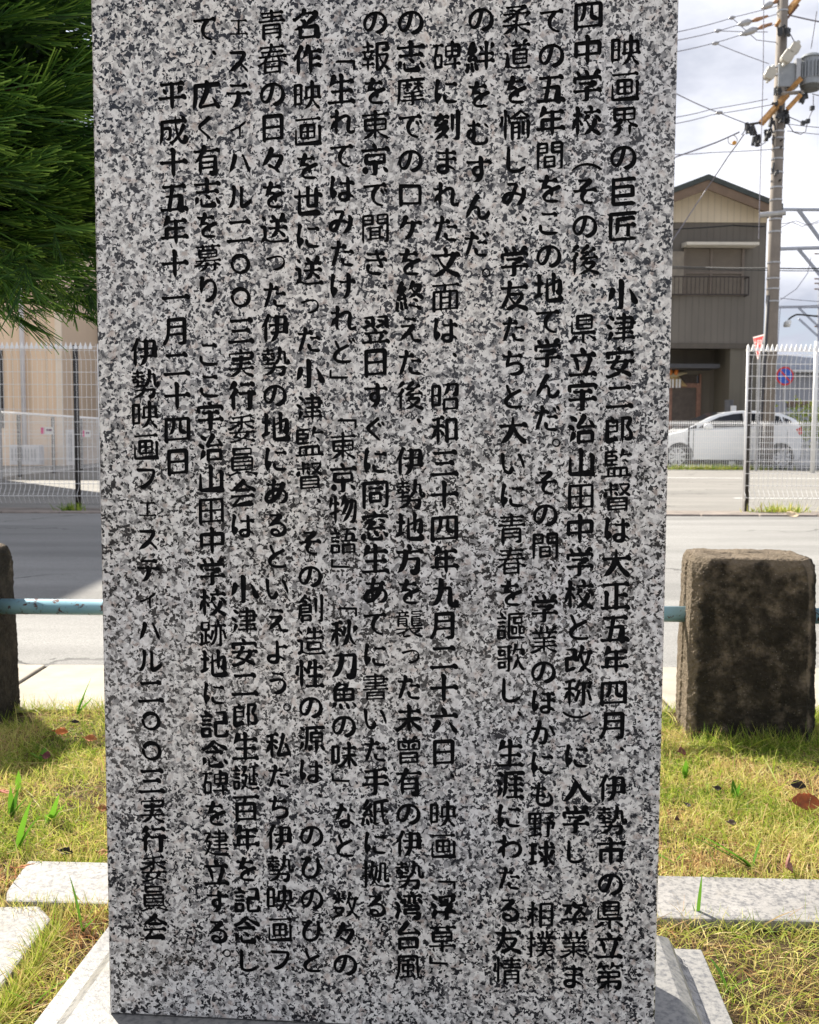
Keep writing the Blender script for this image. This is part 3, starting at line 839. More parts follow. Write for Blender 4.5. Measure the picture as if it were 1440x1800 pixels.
def X(px): return hx(px) - HO.x
zE = hz(378, 1340); zA = hz(333, 1226); xR = X(1342); xL = -xR
zo = hz(607); zc = hz(391)
D_ = 8.0
b = MB().box(xL, xR, 0, D_, zo, zc); b.build('upper_wall', SID_BROWN, house)
sl = (hz(372, 1352) - hz(322)) / (X(1352))
zg = lambda x: hz(336) + sl * abs(x) + .0
b = MB().prism([(xL, zc), (xR, zc), (xR, zg(xR) + .15), (0, zg(0) + .15), (xL, zg(xL) + .15)], -.03, D_, 'y'); b.build('gable', SID_CREAM, house)
b = MB()
xo = X(1354)
for s in (-1, 1):
    t = .16; b.prism([(0, zg(0) + .16), (s * xo, zg(xo) + .16), (s * xo, zg(xo) + .16 + t), (0, zg(0) + .16 + t)], -.75, D_ + .5, 'y')
b.build('roof', ROOFM, house)
b = MB()
for s in (-1, 1):
    b.prism([(s * .0, zg(0) - .12), (s * xo, zg(xo) - .10), (s * xo, zg(xo) + .155), (0, zg(0) + .155)], -.72, -.66, 'y')
    b.prism([(s * .0, zg(0) + .10), (s * xo, zg(xo) + .10), (s * xo, zg(xo) + .155), (0, zg(0) + .155)], -.66, -.035, 'y')
b.build('bargeboard', FASCIA, house)
# window of the upper floor
wx0, wx1, wz0, wz1 = X(1197), X(1303), hz(520), hz(438)
b = MB().box(wx0, wx1, -.05, -.002, wz0, wz1); b.build('window', plain('drawn_shutters', (.145, .122, .096), .6, var=.06), house)
wn = [o for o in house.children if o.name.startswith('window')][0]
b = MB()
for px in (1199, 1246, 1301): b.box(X(px) - .04, X(px) + .04, -.09, -.052, wz0, wz1)
b.box(wx0, wx1, -.095, -.053, hz(482), hz(478)); b.build('frame', plain('window_frame_brown', (.16, .13, .105), .5), wn)
MB().box(X(1150), X(1196), -.22, -.002, hz(519), hz(444)).build('shutter_box', plain('shutter_box_beige', (.22, .19, .15), .5), house, bevel=.01)
b = MB().prism([(-.002, hz(428)), (-.62, hz(432)), (-.62, hz(437)), (-.002, hz(436))], X(1194), X(1318), 'x'); b.build('canopy', CREAMTRIM, house)
b = MB(); zr0, zr1 = hz(521), hz(490)
for z in (zr0, zr1): b.tube([(X(1120), -.40, z), (X(1306), -.40, z)], .022, 6); b.tube([(X(1306), -.40, z), (X(1306), -.02, z)], .022, 6)
b.tube([(X(1306), -.40, zr0), (X(1306), -.40, zr1)], .02, 6)
for i in range(26): b.tube([(X(1120) + i * (X(1300) - X(1120)) / 25, -.40, zr0), (X(1120) + i * (X(1300) - X(1120)) / 25, -.40, zr1)], .010, 4)
b.build('railing', plain('dark_railing', (.035, .025, .022), .5), house)
# beam above the recessed ground floor, entrance wall, door
MB().box(xL, xR, -.04, -.002, zo - .10, zo + .06).build('beam', plain('beam_brown', (.085, .072, .057), .6), house)
MB().box(xL, xR - .05, 1.6, D_, 0, zo - .002).build('entrance_wall', DARKWALL, house)
MB().box(X(1285), xR, .02, 1.598, 0, zo - .002).build('side_wall', siding('olive_side_wall', (.14, .125, .095), .45), house)
MB().box(X(1120), X(1274), .4, 1.597, hz(644, 1230) - .02, hz(639) + .02).build('porch_canopy', plain('porch_canopy_dark', (.055, .055, .06), .5), house)
dy = 1.56
zd = hz(677); zt = hz(655)
door = MB().box(X(1130), X(1256), dy - .02, dy + .038, 0, zt).build('door', DARKPANE, house)
b = MB()
for (a, c_) in ((1130, 1134), (1200, 1206), (1251, 1256)): b.box(X(a), X(c_), dy - .10, dy - .022, 0, zd)
b.box(X(1130), X(1256), dy - .105, dy - .022, zd, zd + .14); b.box(X(1130), X(1256), dy - .1, dy - .022, .0, .15)
b.box(X(1256) + .002, X(1259), dy - .11, dy + .038, 0, zt + .05)
b.build('door_frame', DOORWOOD, door)
b = MB()
for i in range(64):
    x = X(1134) + i * (X(1251) - X(1134)) / 63
    b.box(x - .016, x + .016, dy - .055, dy - .023, .15, zd - .002); b.box(x - .012, x + .012, dy - .05, dy - .0225, zd + .142, zt)
b.build('lattice', LATTICE, door)
# straw rope charm over the door
wr = empty('straw_wreath', HO + Vector((X(1204), dy - .18, zd + .32))); tag(wr, 'small new year straw ornament with orange fruit over the brown door', 'ornament')
b = MB(); rr_ = random.Random(2)
for i in range(40):
    a = rr_.uniform(-.5, .5); b.tube([(rr_.uniform(-.18, .18), rr_.uniform(-.03, .03), .05), (a, rr_.uniform(-.05, .05), -.28)], .014, 4)
b.build('straw_fringe', plain('dry_straw', (.52, .38, .18), .8), wr)
b = MB().tube([(-.42, 0, .16), (-.2, 0, .10), (0, 0, .08), (.25, 0, .11), (.48, 0, .14)], [.02, .07, .085, .06, .02], 10); b.build('rope', plain('faded_rope', (.40, .34, .22), .9), wr)
for dx in (-.09, .10):
    b = MB(); b.tube([(dx, -.10, .16 - .1), (dx, -.10, .16 - .07), (dx, -.10, .16), (dx, -.10, .16 + .07), (dx, -.10, .16 + .1)], [.015, .06, .075, .06, .015], 10); b.build('fruit', plain('orange_fruit', (.55, .17, .03), .5), wr, smooth=True)
b = MB()
for dx in (-.12, -.02, .1, .2): b.box(dx, dx + .06, -.07, -.06, -.34, -.06)
b.build('paper_strip', WHITE, wr)
# dark bins and pots by the side wall
def pot(px, pw, top, name='plant_pot', m=None, label='', Y=YH - .6):
    r = pw / 2 * Y / FOC; z = at(px, top, Y).z
    b = MB().tube([(0, 0, 0), (0, 0, z * .95), (0, 0, z)], [r * .78, r * .95, r], 14)
    o = b.build(name, m or DARKWALL, loc=(at(px, 700, Y).x, Y, 0)); tag(o, label, 'bin' if 'bin' in name else 'plant pot'); return o
pot(1282, 16, 703, 'rubbish_bin', plain('grey_bin', (.10, .10, .105), .5), 'grey rubbish bin at the corner of the brown house above the car roof')
# white slab standing behind the car roof
MB().box(-.07, .07, -.05, .05, 0, at(1290, 713, 29.8).z).build('marker_post', WHITE, loc=(at(1290, 700, 29.8).x, 29.8, 0))
tag(bpy.data.objects['marker_post'], 'short white post rising behind the roof of the parked car', 'post')

# ------------------------------------------------------------------ parked car
car = empty('parked_car', (0, 0, 0)); tag(car, 'white hatchback car parked behind the low wire fence', 'car')
CY = 27.0; WB = (1376 - 1191) * CY / FOC; k1 = WB / 2.70
cx0 = at(1191, 800, CY).x - .88 * k1
car.location = (cx0, CY + .02, -.018)
def S(p, raw=False):
    x = p[0] if raw or p[0] < 3.6 else 3.6 + (p[0] - 3.6) * .58      # short tail
    return (x * k1, p[1] * k1)
HWc = .86 * k1
def arch(cx, cz=.31, r=.37, n=10): return [(cx + r * math.cos(t), cz + r * math.sin(t)) for t in [math.pi * i / n for i in range(n + 1)]]
low = [(.10, .22), (.02, .38), (.03, .62), (.14, .74), (.50, .86), (.95, .965), (1.25, 1.0), (2.2, 1.05), (3.2, 1.11), (4.05, 1.16), (4.36, 1.12), (4.44, .95), (4.46, .6), (4.44, .3), (4.36, .22)]
under = list(reversed([(x, z) for x, z in [(.10, .22)] + [(.88 - .37, .22)] + arch(.88)[::-1] + [(.88 + .37, .22), (3.58 - .37, .22)] + arch(3.58)[::-1] + [(3.58 + .37, .22)]]))
poly = [S(p) for p in low] + [S(p, True) for p in under[:-1]]
def shell(b, poly, widths):
    """side outline carried across the car with its edges drawn in"""
    n = len(poly); cxm = 2.25 * k1; czm = .62 * k1
    secs = []
    for y, s in widths: secs.append([(cxm + (p[0] - cxm) * (1 - s * .6), y, czm + (p[1] - czm) * (1 - s)) for p in poly])
    b.add([p for s in secs for p in s], [(j * n + i, j * n + (i + 1) % n, (j + 1) * n + (i + 1) % n, (j + 1) * n + i) for j in range(len(secs) - 1) for i in range(n)])
    return secs
b = MB(); ww = [(0, .07), (.03, .035), (.09, .01), (.2, 0), (2 * HWc - .2, 0), (2 * HWc - .09, .01), (2 * HWc - .03, .035), (2 * HWc, .07)]
secs = shell(b, poly, ww)
bm = bmesh.new()
for side in (0, -1):
    vs = [bm.verts.new(p) for p in secs[side]]
    bm.faces.new(vs)
bmesh.ops.triangulate(bm, faces=bm.faces[:]); bm.verts.index_update()
b.add([tuple(v.co) for v in bm.verts], [[v.index for v in f.verts] for f in bm.faces]); bm.free()
b.build('body', CARWHITE, car)
roofl = [(1.02, .97), (1.35, 1.13), (1.75, 1.33), (2.15, 1.455), (2.6, 1.50), (3.1, 1.49), (3.6, 1.43), (4.05, 1.32), (4.30, 1.24), (4.34, 1.14)]
cab = [S(p) for p in roofl] + [S((4.2, 1.10)), S((2.2, 1.0)), S((1.2, .95))]
b = MB(); n = len(cab); czb = 1.0 * k1
def tum(z): return max(0, (z - czb)) * .42 + .06
vs = [(x, tum(z), z) for x, z in cab] + [(x, 2 * HWc - tum(z), z) for x, z in cab]
b.add(vs, [tuple(range(n)), tuple(range(n, 2 * n))[::-1]] + [(i, (i + 1) % n, n + (i + 1) % n, n + i) for i in range(n)])
b.build('cabin', CARWHITE, car, bevel=.03)
def pane(name, pts):
    for sgn, nm in ((0, name),):
        bb = MB(); q = [S(p) for p in pts]; n_ = len(q)
        vs = [(x, tum(z) - .012, z) for x, z in q] + [(x, tum(z) + .03, z) for x, z in q]
        bb.add(vs, [tuple(range(n_)), tuple(range(n_, 2 * n_))[::-1]] + [(i, (i + 1) % n_, n_ + (i + 1) % n_, n_ + i) for i in range(n_)])
        bb.build(nm, GLASS, car)
pane('side_window', [(1.42, 1.04), (1.62, 1.17), (2.0, 1.33), (2.36, 1.41), (2.60, 1.43), (2.60, 1.085)])
pane('side_window', [(2.66, 1.09), (2.66, 1.43), (3.1, 1.42), (3.55, 1.355), (3.62, 1.15)])
pane('quarter_window', [(3.69, 1.155), (3.63, 1.335), (3.95, 1.265), (4.06, 1.19)])
pane('quarter_window', [(1.18, 1.025), (1.38, 1.125), (1.38, 1.035)])
bb = MB(); q = [(1.30, 1.125), (2.10, 1.455)]
bb.add([(1.12 * k1, .22, 1.035 * k1), (2.06 * k1, .30, 1.44 * k1), (2.06 * k1, 2 * HWc - .30, 1.44 * k1), (1.12 * k1, 2 * HWc - .22, 1.035 * k1)], [(0, 1, 2, 3)])
for v_ in range(4): bb.v[v_] = (bb.v[v_][0] - .012, bb.v[v_][1], bb.v[v_][2] + .03)
bb.build('windscreen', GLASS, car)
def wheel(x, y, sgn):
    c_ = Vector((x * k1, y, .31 * k1)); r = .31 * k1
    t = MB().tube([c_ + Vector((0, sgn * .0, 0)), c_ + Vector((0, -sgn * .01, 0)), c_ + Vector((0, -sgn * .2, 0))], [r * .93, r, r], 28)
    ty = t.build('wheel', BLACK, car, smooth=False)
    rm = MB().tube([c_ + Vector((0, sgn * .012, 0)), c_ + Vector((0, sgn * .001, 0))], [r * .70, r * .72], 26)
    rim = rm.build('rim', plain('silver_rim', (.55, .56, .58), .35, .3), ty)
    gp = MB()
    for i in range(9):
        a = 2 * math.pi * i / 9
        d1_ = Vector((math.cos(a), 0, math.sin(a))); d2_ = Vector((-math.sin(a), 0, math.cos(a)))
        gp.add([c_ + d1_ * r * .25 + Vector((0, sgn * .014, 0)), c_ + d1_ * r * .62 + d2_ * r * .09 + Vector((0, sgn * .014, 0)), c_ + d1_ * r * .62 - d2_ * r * .09 + Vector((0, sgn * .014, 0))], [(0, 1, 2)])
    gp.build('rim_gap', BLACK, ty)
for x in (.88, 3.58): wheel(x, .03, -1); wheel(x, 2 * HWc - .03, 1)
b = MB().box(.55 * k1, 3.9 * k1, .15, 2 * HWc - .15, .20 * k1, .55 * k1); b.build('underbody', BLACK, car)
b = MB().tube([S_ for S_ in [(1.50 * k1, -.16, 1.06 * k1), (1.54 * k1, -.16, 1.075 * k1), (1.66 * k1, -.14, 1.08 * k1), (1.74 * k1, -.12, 1.07 * k1)]], [.03, .085, .09, .04], 10)
b.build('wing_mirror', CARWHITE, car, smooth=True)
for x in (2.42, 3.35): MB().box(x * k1, (x + .2) * k1, -.02, .0, .87 * k1, .90 * k1).build('door_handle', CARWHITE, car, bevel=.006)
MB().prism([S((.10, .60)), S((.18, .72)), S((.52, .80)), S((.45, .68))], -.012, .06, 'y').build('headlight', plain('headlight_glass', (.5, .52, .55), .1), car)
MB().prism([S((4.30, .86)), S((4.12, 1.02)), S((4.35, 1.08)), S((4.40, .92))], -.012, .06, 'y').build('tail_light', RED, car)
b = MB()
for x in (1.28, 2.63, 3.68): b.box(x * k1, x * k1 + .012, -.006, .02, .3 * k1, 1.0 * k1)
b.build('door_gap', BLACK, car)

# ------------------------------------------------------------------ utility pole, transformer, wires
YP = 26.6
pb_, pt_ = at(1356, 818, YP), at(1377.5, -30, YP)
pb_.z = -.05
root = empty('utility_pole', (pb_.x, YP, 0)); tag(root, 'tall concrete utility pole in front of the brown house', 'utility pole')
def P(px, py, dy_=0): return at(px, py, YP + dy_) - root.location
def PL(px, py, dy_=0): return at(px, py, YP + dy_)
INS0 = plain('dark_guard', (.05, .05, .055), .6, var=.2)
CONC = plain('pole_concrete', (.22, .19, .16), .85, var=.12, scale=3, bumpy=.003)
axis0, axis1 = P(1357, 560), P(1377.5, -30)
top = axis1 + (axis1 - axis0) * .25; foot = Vector((axis0.x - .07, 0, -.1))
MB().tube([foot, axis0, top], [.20, .165, .125], 20).build('shaft', CONC, root, smooth=True)
def on_pole(py):
    z = at(1370, py, YP).z; f = (z - axis0.z) / (axis1.z - axis0.z); return axis0 + (axis1 - axis0) * f
for py in (20, 118, 132, 232, 244, 262, 280, 304, 330, 352, 386, 408, 462, 490, 508, 530):
    p = on_pole(py); r = .165 - .04 * (p.z - axis0.z) / (top.z - axis0.z) + .012
    MB().tube([p - Vector((0, 0, .02)), p + Vector((0, 0, .02))], r, 16).build('pole_band', ALU, root)
for py in (205, 262, 320, 250): 
    p = on_pole(py); MB().tube([p + Vector((.02, -.14, 0)), p + Vector((.02, -.24, 0))], .025, 6).build('step_bolt', DARKBROWN, root)
MB().tube([on_pole(378) + Vector((-.42, 0, 0)), on_pole(378) + Vector((.2, -.2, .02))], .07, 8).build('sleeve', ALU, root)
MB().tube([foot + Vector((-.17, -.06, 0)), on_pole(520) + Vector((-.13, -.06, 0))], .06, 8).build('cable_guard', INS0, root, smooth=True)
for a_, m1, b1 in (((1296, 44), (1322, 37), (1350, 28)), ((1300, 62), (1333, 50), (1357, 41)), ((1338, 15), (1360, 5), (1371, -2))):
    pa, pm, pb1 = P(*a_), P(*m1), P(*b1)
    MB().tube([pa, pa.lerp(pm, .35), pa.lerp(pm, .75), pm], [.015, .075, .085, .03], 10).build('wire_cover', ALU, root, smooth=True)
    MB().tube([pm, pm.lerp(pb1, .3), pm.lerp(pb1, .6), pb1], [.035, .06, .045, .03], 8).build('strain_insulator', plain('orange_insulator', (.40, .22, .12), .6, var=.3, scale=20), root, smooth=True)
for q_ in ((1287, 31), (1262, 54), (1258, 76), (1264, 198)):
    c_ = P(*q_); MB().tube([c_ - Vector((.09, 0, .02)), c_, c_ + Vector((.09, 0, .02))], [.02, .055, .02], 8).build('wire_clamp', ALU, root, smooth=True)
hoop = [P(1288, 246) + Vector((.12 * math.cos(t), 0, .12 * math.sin(t))) for t in [2 * math.pi * i / 20 for i in range(21)]]
MB().tube(hoop, .012, 5).build('wire_loop', ALU, root)
MB().tube([P(1291, 251) + Vector((0, -.02, 0)), P(1291, 251) + Vector((0, .02, 0))], .055, 14).build('orange_marker', plain('orange_disc', (.62, .30, .05), .5), root)
ORW = plain('weathered_orange_wood', (.50, .27, .10), .8, var=.3, scale=8)
ORS = plain('galvanised_arm', (.36, .33, .30), .6, .3, var=.2)
def arm(a, b_, r, m, nm='cross_arm', n=4): MB().tube([a, b_], r, n).build(nm, m, root)
arm(P(1338, 217, -.3), P(1385, 165, -.2), .085, ORW); arm(P(1372, 174, .1), P(1409, 137, -.3), .075, ORW)
arm(P(1384, 192, -.3), P(1408, 166, -.4), .06, ORW); arm(P(1384, 22, 0), P(1408, -8, 0), .085, ORW); arm(P(1381, 36), P(1404, 8), .03, plain('red_brown_stay', (.16, .08, .06), .7), 'stay')
arm(P(1364, 165, -.25), P(1412, 162, -.25), .05, ORS); arm(P(1314, 219, -.3), P(1345, 214, -.3), .03, DARKBROWN, 'bracket')
arm(P(1366, 38), P(1373, 42), .12, ORW, 'bracket', 8)
INS = plain('dark_fittings', (.03, .032, .035), .5, var=.3)
rf = random.Random(11)
b = MB()
for px, py, n_, sp in ((1367, 155, 12, 5), (1376, 198, 26, 8), (1358, 212, 8, 6), (1350, 232, 14, 6), (1322, 222, 12, 6), (1330, 240, 10, 5), (1314, 218, 8, 3), (1364, 182, 12, 6), (1384, 202, 10, 4), (1366, 300, 5, 4), (1413, 165, 12, 6), (1384, 50, 10, 4), (1372, 50, 8, 4), (1360, 288, 4, 2)):
    for i in range(n_):
        p = P(px + rf.gauss(0, sp * .5), py + rf.gauss(0, sp * .6), rf.uniform(-.4, .2)); s_ = rf.uniform(.02, .055)
        q = p + Vector((rf.uniform(-.05, .05), 0, rf.uniform(-.25, .02)))
        b.tube([p, q], s_, 6)
o = b.build('fittings', INS, root); o['kind'] = 'stuff'
def lead(pts, r=.013, m=CABLE, nm='loose_wire'):
    bb = MB(); bb.tube(pts, r, 5); return bb.build(nm, m, root)
for pts in (((1304, 237, 0), (1312, 226, 0), (1322, 222, 0)), ((1326, 222, 0), (1330, 232, 0), (1334, 250, 0)), ((1352, 236, 0), (1346, 250, 0), (1334, 257, 0)), ((1386, 218, 0), (1395, 232, 0), (1408, 236, 0), (1414, 232, 0)),
            ((1430, 168, 0), (1430, 190, 0), (1420, 213, 0), (1416, 232, 0)), ((1384, 204, 0), (1412, 216, 0)), ((1384, 50, 0), (1396, 72, 0)), ((1428, 165, 0), (1440, 168, 0))):
    lead([P(*p) for p in pts])
for px, py in ((1428, 190), (1420, 213), (1412, 216), (1408, 176)):
    MB().box(-.05, .05, -.05, .05, -.05, .05, Matrix.Translation(P(px, py))).build('connector', INS, root)
# grey cutout boxes
def tilt_box(px, py, w_, h_, a, label):
    m_ = Matrix.Rotation(a, 4, 'Y')
    bb = MB().prism([(-w_ / 2, -h_ * .3), (-w_ * .3, -h_ / 2), (w_ * .3, -h_ / 2), (w_ / 2, -h_ * .2), (w_ / 2, h_ * .35), (w_ * .2, h_ / 2), (-w_ * .4, h_ / 2)], -.10, .10, 'y', m_)
    rt = empty('cutout_switch', PL(px, py, -.35)); tag(rt, label, 'switch box', 'cutout switches on the utility pole')
    bb.build('housing', plain('beige_porcelain', (.48, .45, .38), .5, var=.06), rt, bevel=.02)
    b3 = MB().tube([m_ @ Vector((0, 0, h_ * .45)), m_ @ Vector((.03, 0, h_ * .75))], .05, 8).tube([m_ @ Vector((0, 0, -h_ * .45)), m_ @ Vector((.02, 0, -h_ * .75))], .035, 8); b3.build('terminal', plain('pale_terminal', (.6, .58, .52), .5), rt)
tilt_box(1353, 130, .27, .30, .35, 'beige switch box on the left side of the utility pole')
tilt_box(1384, 100, .28, .32, .5, 'beige switch box right of the utility pole, the lower of two')
tilt_box(1396, 86, .26, .30, .45, 'beige switch box nearest the transformer, the higher of two')
tr = empty('transformer', PL(1425, 150, -.1)); tag(tr, 'grey ribbed drum transformer hanging beside the utility pole', 'transformer')
hT = PL(1425, 92, -.1).z - PL(1425, 148, -.1).z; rT = .285
TRM = plain('transformer_grey', (.30, .32, .34), .45, .2, var=.1)
MB().tube([(0, 0, -.02), (0, 0, .0), (0, 0, hT * .82)], [rT * .85, rT * .95, rT * .95], 24).build('drum', TRM, tr, smooth=False)
MB().tube([(0, 0, hT * .82), (0, 0, hT * .84), (0, 0, hT * .95), (0, 0, hT)], [rT * 1.06, rT * 1.06, rT * .7, rT * .3], 24).build('lid', plain('transformer_lid', (.22, .24, .25), .5, .2, var=.2), tr)
for i in range(24):
    a = 2 * math.pi * i / 24
    if i == 0: fin0 = MB().box(rT * .95, rT * 1.16, -.012, .012, .14, hT * .68).build('fin', TRM, tr); f_ = fin0
    else: f_ = fin0.copy(); col.objects.link(f_); f_.parent = tr
    f_.rotation_euler = (0, 0, a)
MB().tube([(0, 0, -.12), (0, 0, -.02)], [rT * .8, rT * .9], 20).build('base', plain('transformer_base', (.09, .09, .08), .6), tr)
MB().box(-.85, -.32, -.05, .25, -.05, .55).build('meter_box', TRM, tr, bevel=.02)
MB().box(-.42, -.30, -.12, .1, .02, hT * .8).build('bracket', ALU, tr)

def cable(pts, label, r=.010, Y=YP, grp='overhead wires', m=CABLE):
    q = [at(p[0], p[1], p[2] if len(p) > 2 else Y) for p in pts]
    sm = []
    for a, b_ in zip(q, q[1:]):
        for i in range(8):
            f = i / 8; sm.append(a.lerp(b_, f) - Vector((0, 0, (a - b_).length * .006 * 4 * f * (1 - f))))
    sm.append(q[-1])
    o = MB().tube(sm, r, 5).build('overhead_wire', m); tag(o, label, 'wire', grp); return o
cable([(1130, 66, 20), (1290, 30), (1368, 10)], 'topmost overhead wire reaching the utility pole from the left')
cable([(1130, 80, 20), (1290, 46), (1368, 24)], 'second overhead wire from the top left of the utility pole')
cable([(1130, 101, 20), (1300, 62), (1370, 40)], 'third overhead wire from the top left of the utility pole')
cable([(1287, 31), (1330, 70), (1372, 75)], 'slack wire drooping from the topmost wire to the pole')
cable([(1262, 54), (1350, 56)], 'short pale wire between the second wire and the pole')
cable([(1258, 76), (1352, 112)], 'thin wire sloping down to the left switch box')
cable([(1120, 130, 22), (1190, 165, 24), (1264, 198), (1312, 217)], 'straight wire sloping down to the end of the left cross arm', .013)
cable([(1130, 212, 20), (1250, 192), (1350, 174)], 'faint wire rising gently to the pole at the cross arms')
cable([(1130, 224, 20), (1250, 202), (1366, 182)], 'faint lower wire rising gently to the pole at the cross arms')
cable([(1130, 295, 20), (1190, 275), (1260, 250), (1300, 232)], 'heavy bundled cable below the left cross arm', .02)
cable([(1130, 270, 22), (1250, 268), (1362, 262)], 'nearly level wire tied to the pole under the arms')
cable([(1130, 500, 29.5), (1240, 335, 29.5), (1280, 275, 28), (1308, 236)], 'service wire climbing from the brown house to the left cross arm', .016)
cable([(1130, 408, 30.3), (1200, 402, 30.3), (1290, 396, 30.3), (1345, 398, 29)], 'dark cable along the top of the brown wall', .02, m=BLACK)
cable([(1130, 466, 29), (1240, 470, 28), (1350, 471), (1440, 472), (1500, 470)], 'upper of two dark cables crossing the house window', .018, m=INS)
cable([(1130, 469, 29), (1240, 473, 28), (1350, 475), (1440, 476), (1500, 474)], 'lower of two dark cables crossing the house window', .012, m=INS)
cable([(1390, 27), (1440, 38), (1520, 55)], 'wire leaving the pole top towards the upper right', .02)
cable([(1386, 218), (1440, 224), (1520, 230)], 'wire leaving the pole to the right under the transformer')
cable([(1384, 230), (1440, 236), (1520, 240)], 'lowest wire leaving the pole to the right under the transformer')
cable([(1343, -20, 24), (1342, 120, 24), (1337, 300, 24), (1334, 420, 24)], 'thin vertical wire just left of the utility pole', .010)
cable([(1436, 20, 24), (1426, 85, 26.4)], 'thin wire hanging above the transformer', .010)

# white pole at the edge, road signs
o = MB().tube([(0, 0, -.05), (0, 0, at(1434, 600, 24).z)], .055, 12).build('white_pole', WHITE, smooth=True, loc=(at(1433, 700, 24).x, 24, 0)); tag(o, 'white pole at the right picture edge behind the tall fence', 'pole')
Ys = 24.6
st = empty('stop_sign', (at(1331, 700, Ys).x, Ys, 0), -R(88)); tag(st, 'red triangular stop sign seen almost edge on left of the utility pole', 'road sign')
zs1, zs0 = at(1331, 590, Ys).z, at(1331, 632, Ys).z; hw = .36
MB().prism([(-hw, zs1), (hw, zs1), (.03, zs0), (-.03, zs0)], -.01, .0, 'y').build('border', plain('faded_border', (.75, .60, .58), .5), st, bevel=.004)
MB().prism([(-hw + .05, zs1 - .035), (hw - .05, zs1 - .035), (0, zs0 + .07)], -.014, -.0105, 'y').build('face', RED, st)
MB().tube([(0, .03, 0), (0, .03, zs1)], .03, 10).build('sign_post', ALU, st)
cu = bpy.data.curves.new('lettering', 'FONT'); cu.body = '止まれ'; cu.size = .17; cu.align_x = 'CENTER'; cu.extrude = .001
lo = bpy.data.objects.new('lettering', cu); col.objects.link(lo); dg = bpy.context.evaluated_depsgraph_get()
me = bpy.data.meshes.new_from_object(lo.evaluated_get(dg)); me.materials.clear(); me.materials.append(WHITE); bpy.data.objects.remove(lo)
lo = bpy.data.objects.new('lettering', me); col.objects.link(lo); lo.parent = st; lo.location = (0, -.0175, zs1 - .23); lo.rotation_euler = (R(90), 0, 0)
Yn = 27.6
ns = empty('no_parking_sign', (at(1379, 700, Yn).x, Yn, 0), R(8)); tag(ns, 'round blue and red no parking sign half hidden by the utility pole', 'road sign')
zc_ = at(1379, 661, Yn).z; rs = 16.5 * Yn / FOC
def disc(r, y, nm, m, r0=None):
    MB().tube([(0, y, zc_), (0, y + .006, zc_)], r, 32).build(nm, m, ns)
disc(rs, 0, 'rim', RED); disc(rs * .80, -.008, 'face', BLUE)
MB().box(-rs * .8, rs * .8, -.012, -.0085, -rs * .10, rs * .10, Matrix.Translation((0, 0, zc_)) @ Matrix.Rotation(R(45), 4, 'Y')).build('slash', RED, ns)
MB().tube([(0, .04, 0), (0, .04, zc_ + .1)], .03, 10).build('sign_post', ALU, ns)

# blue-grey workshop, planting and low white wall at the right
wk = empty('workshop', (at(1372, 700, 38).x, 38, 0)); tag(wk, 'pale blue grey workshop with lean-to roof beyond the no parking sign', 'building')
z0, z1, z2 = at(1372, 655, 38).z, at(1372, 617, 38).z, at(1435, 637, 38).z
MB().box(-1.5, 6, 0, 5, 0, z0).build('wall', siding('pale_blue_siding', (.42, .44, .50), .3), wk)
MB().prism([(-1.6, z0 + .0), (6, z0), (6, z1 - .95), (1.2, z1 - .25), (-1.6, z1)], .0, 5, 'y').build('roof', plain('blue_grey_roof', (.30, .33, .40), .6), wk)
for px in (1392, 1414): MB().box(at(px, 700, 38).x - wk.location.x - .18, at(px, 700, 38).x - wk.location.x + .32, -.05, -.002, at(px, 716, 38).z, at(px, 705, 38).z).build('window', plain('brown_window', (.20, .14, .10), .5), wk)
MB().prism([(-1.2, z0 - .02), (5.5, z0 - .02), (5.5, z0 + .05), (-1.2, z0 + .05)], -.9, -.002, 'y').build('awning', WHITE, wk)
rw = MB().box(0, 6, 0, .15, 0, .62).build('low_wall', plain('white_block_wall', (.62, .62, .64), .8), loc=(at(1396, 800, 31).x, 31, 0)); tag(rw, 'low white wall right of the parked car', 'wall')
rb2 = MB().box(0, 6, -.05, .2, .622, .70).build('low_wall', plain('wall_cap', (.75, .75, .74), .7)); rb2.parent = rw; rb2.name = 'cap'

# railway gantry far behind
YG = 42
gy = empty('railway_gantry', (at(1438, 700, YG).x, YG, 0)); tag(gy, 'grey steel railway gantry with diagonal braces at the right edge', 'gantry')
STEEL = plain('galvanised_steel', (.34, .36, .40), .55, .3, var=.08)
def GP(px, py): return at(px, py, YG) - gy.location
for (a, b_, r) in (((1352, 368), (1520, 369), .07), ((1352, 438), (1520, 433), .08), ((1404, 369), (1456, 440), .09), ((1404, 438), (1456, 500), .08), ((1352, 540), (1440, 539), .06), ((1404, 541), (1437, 572), .05), ((1404, 560), (1437, 590), .05)):
    MB().tube([GP(*a), GP(*b_)], r, 4).build('brace', STEEL, gy)
MB().tube([Vector((0, 0, 0)), Vector((0, 0, GP(1438, 430).z))], .14, 12).build('mast', STEEL, gy)
for py in (446, 490, 498, 508, 555, 574): MB().tube([GP(1432, py), GP(1440, py)], .03, 6).build('insulator', plain('brown_insulator', (.22, .15, .12), .5), gy)
for pts, lb_ in ((((1352, 392), (1380, 393), (1400, 388), (1420, 396), (1440, 391)), 'thin feeder wire sagging between the gantry beams'),
                 (((1372, 400), (1392, 390), (1410, 398), (1440, 388)), 'second thin feeder wire looping under the top gantry beam'),
                 (((1372, 527), (1400, 508), (1420, 480), (1426, 452)), 'curved wire hanging from the gantry mast'),
                 (((1372, 524), (1440, 530)), 'straight thin wire below the gantry diagonals'),
                 (((1365, 640), (1372, 540), (1440, 536)), 'pale wire near the street lamp')):
    cable(pts, lb_, .014, YG - 1)
sl_ = empty('street_lamp', at(1384, 570, 34)); tag(sl_, 'small white street lamp head on a curved arm beside the pole', 'street lamp')
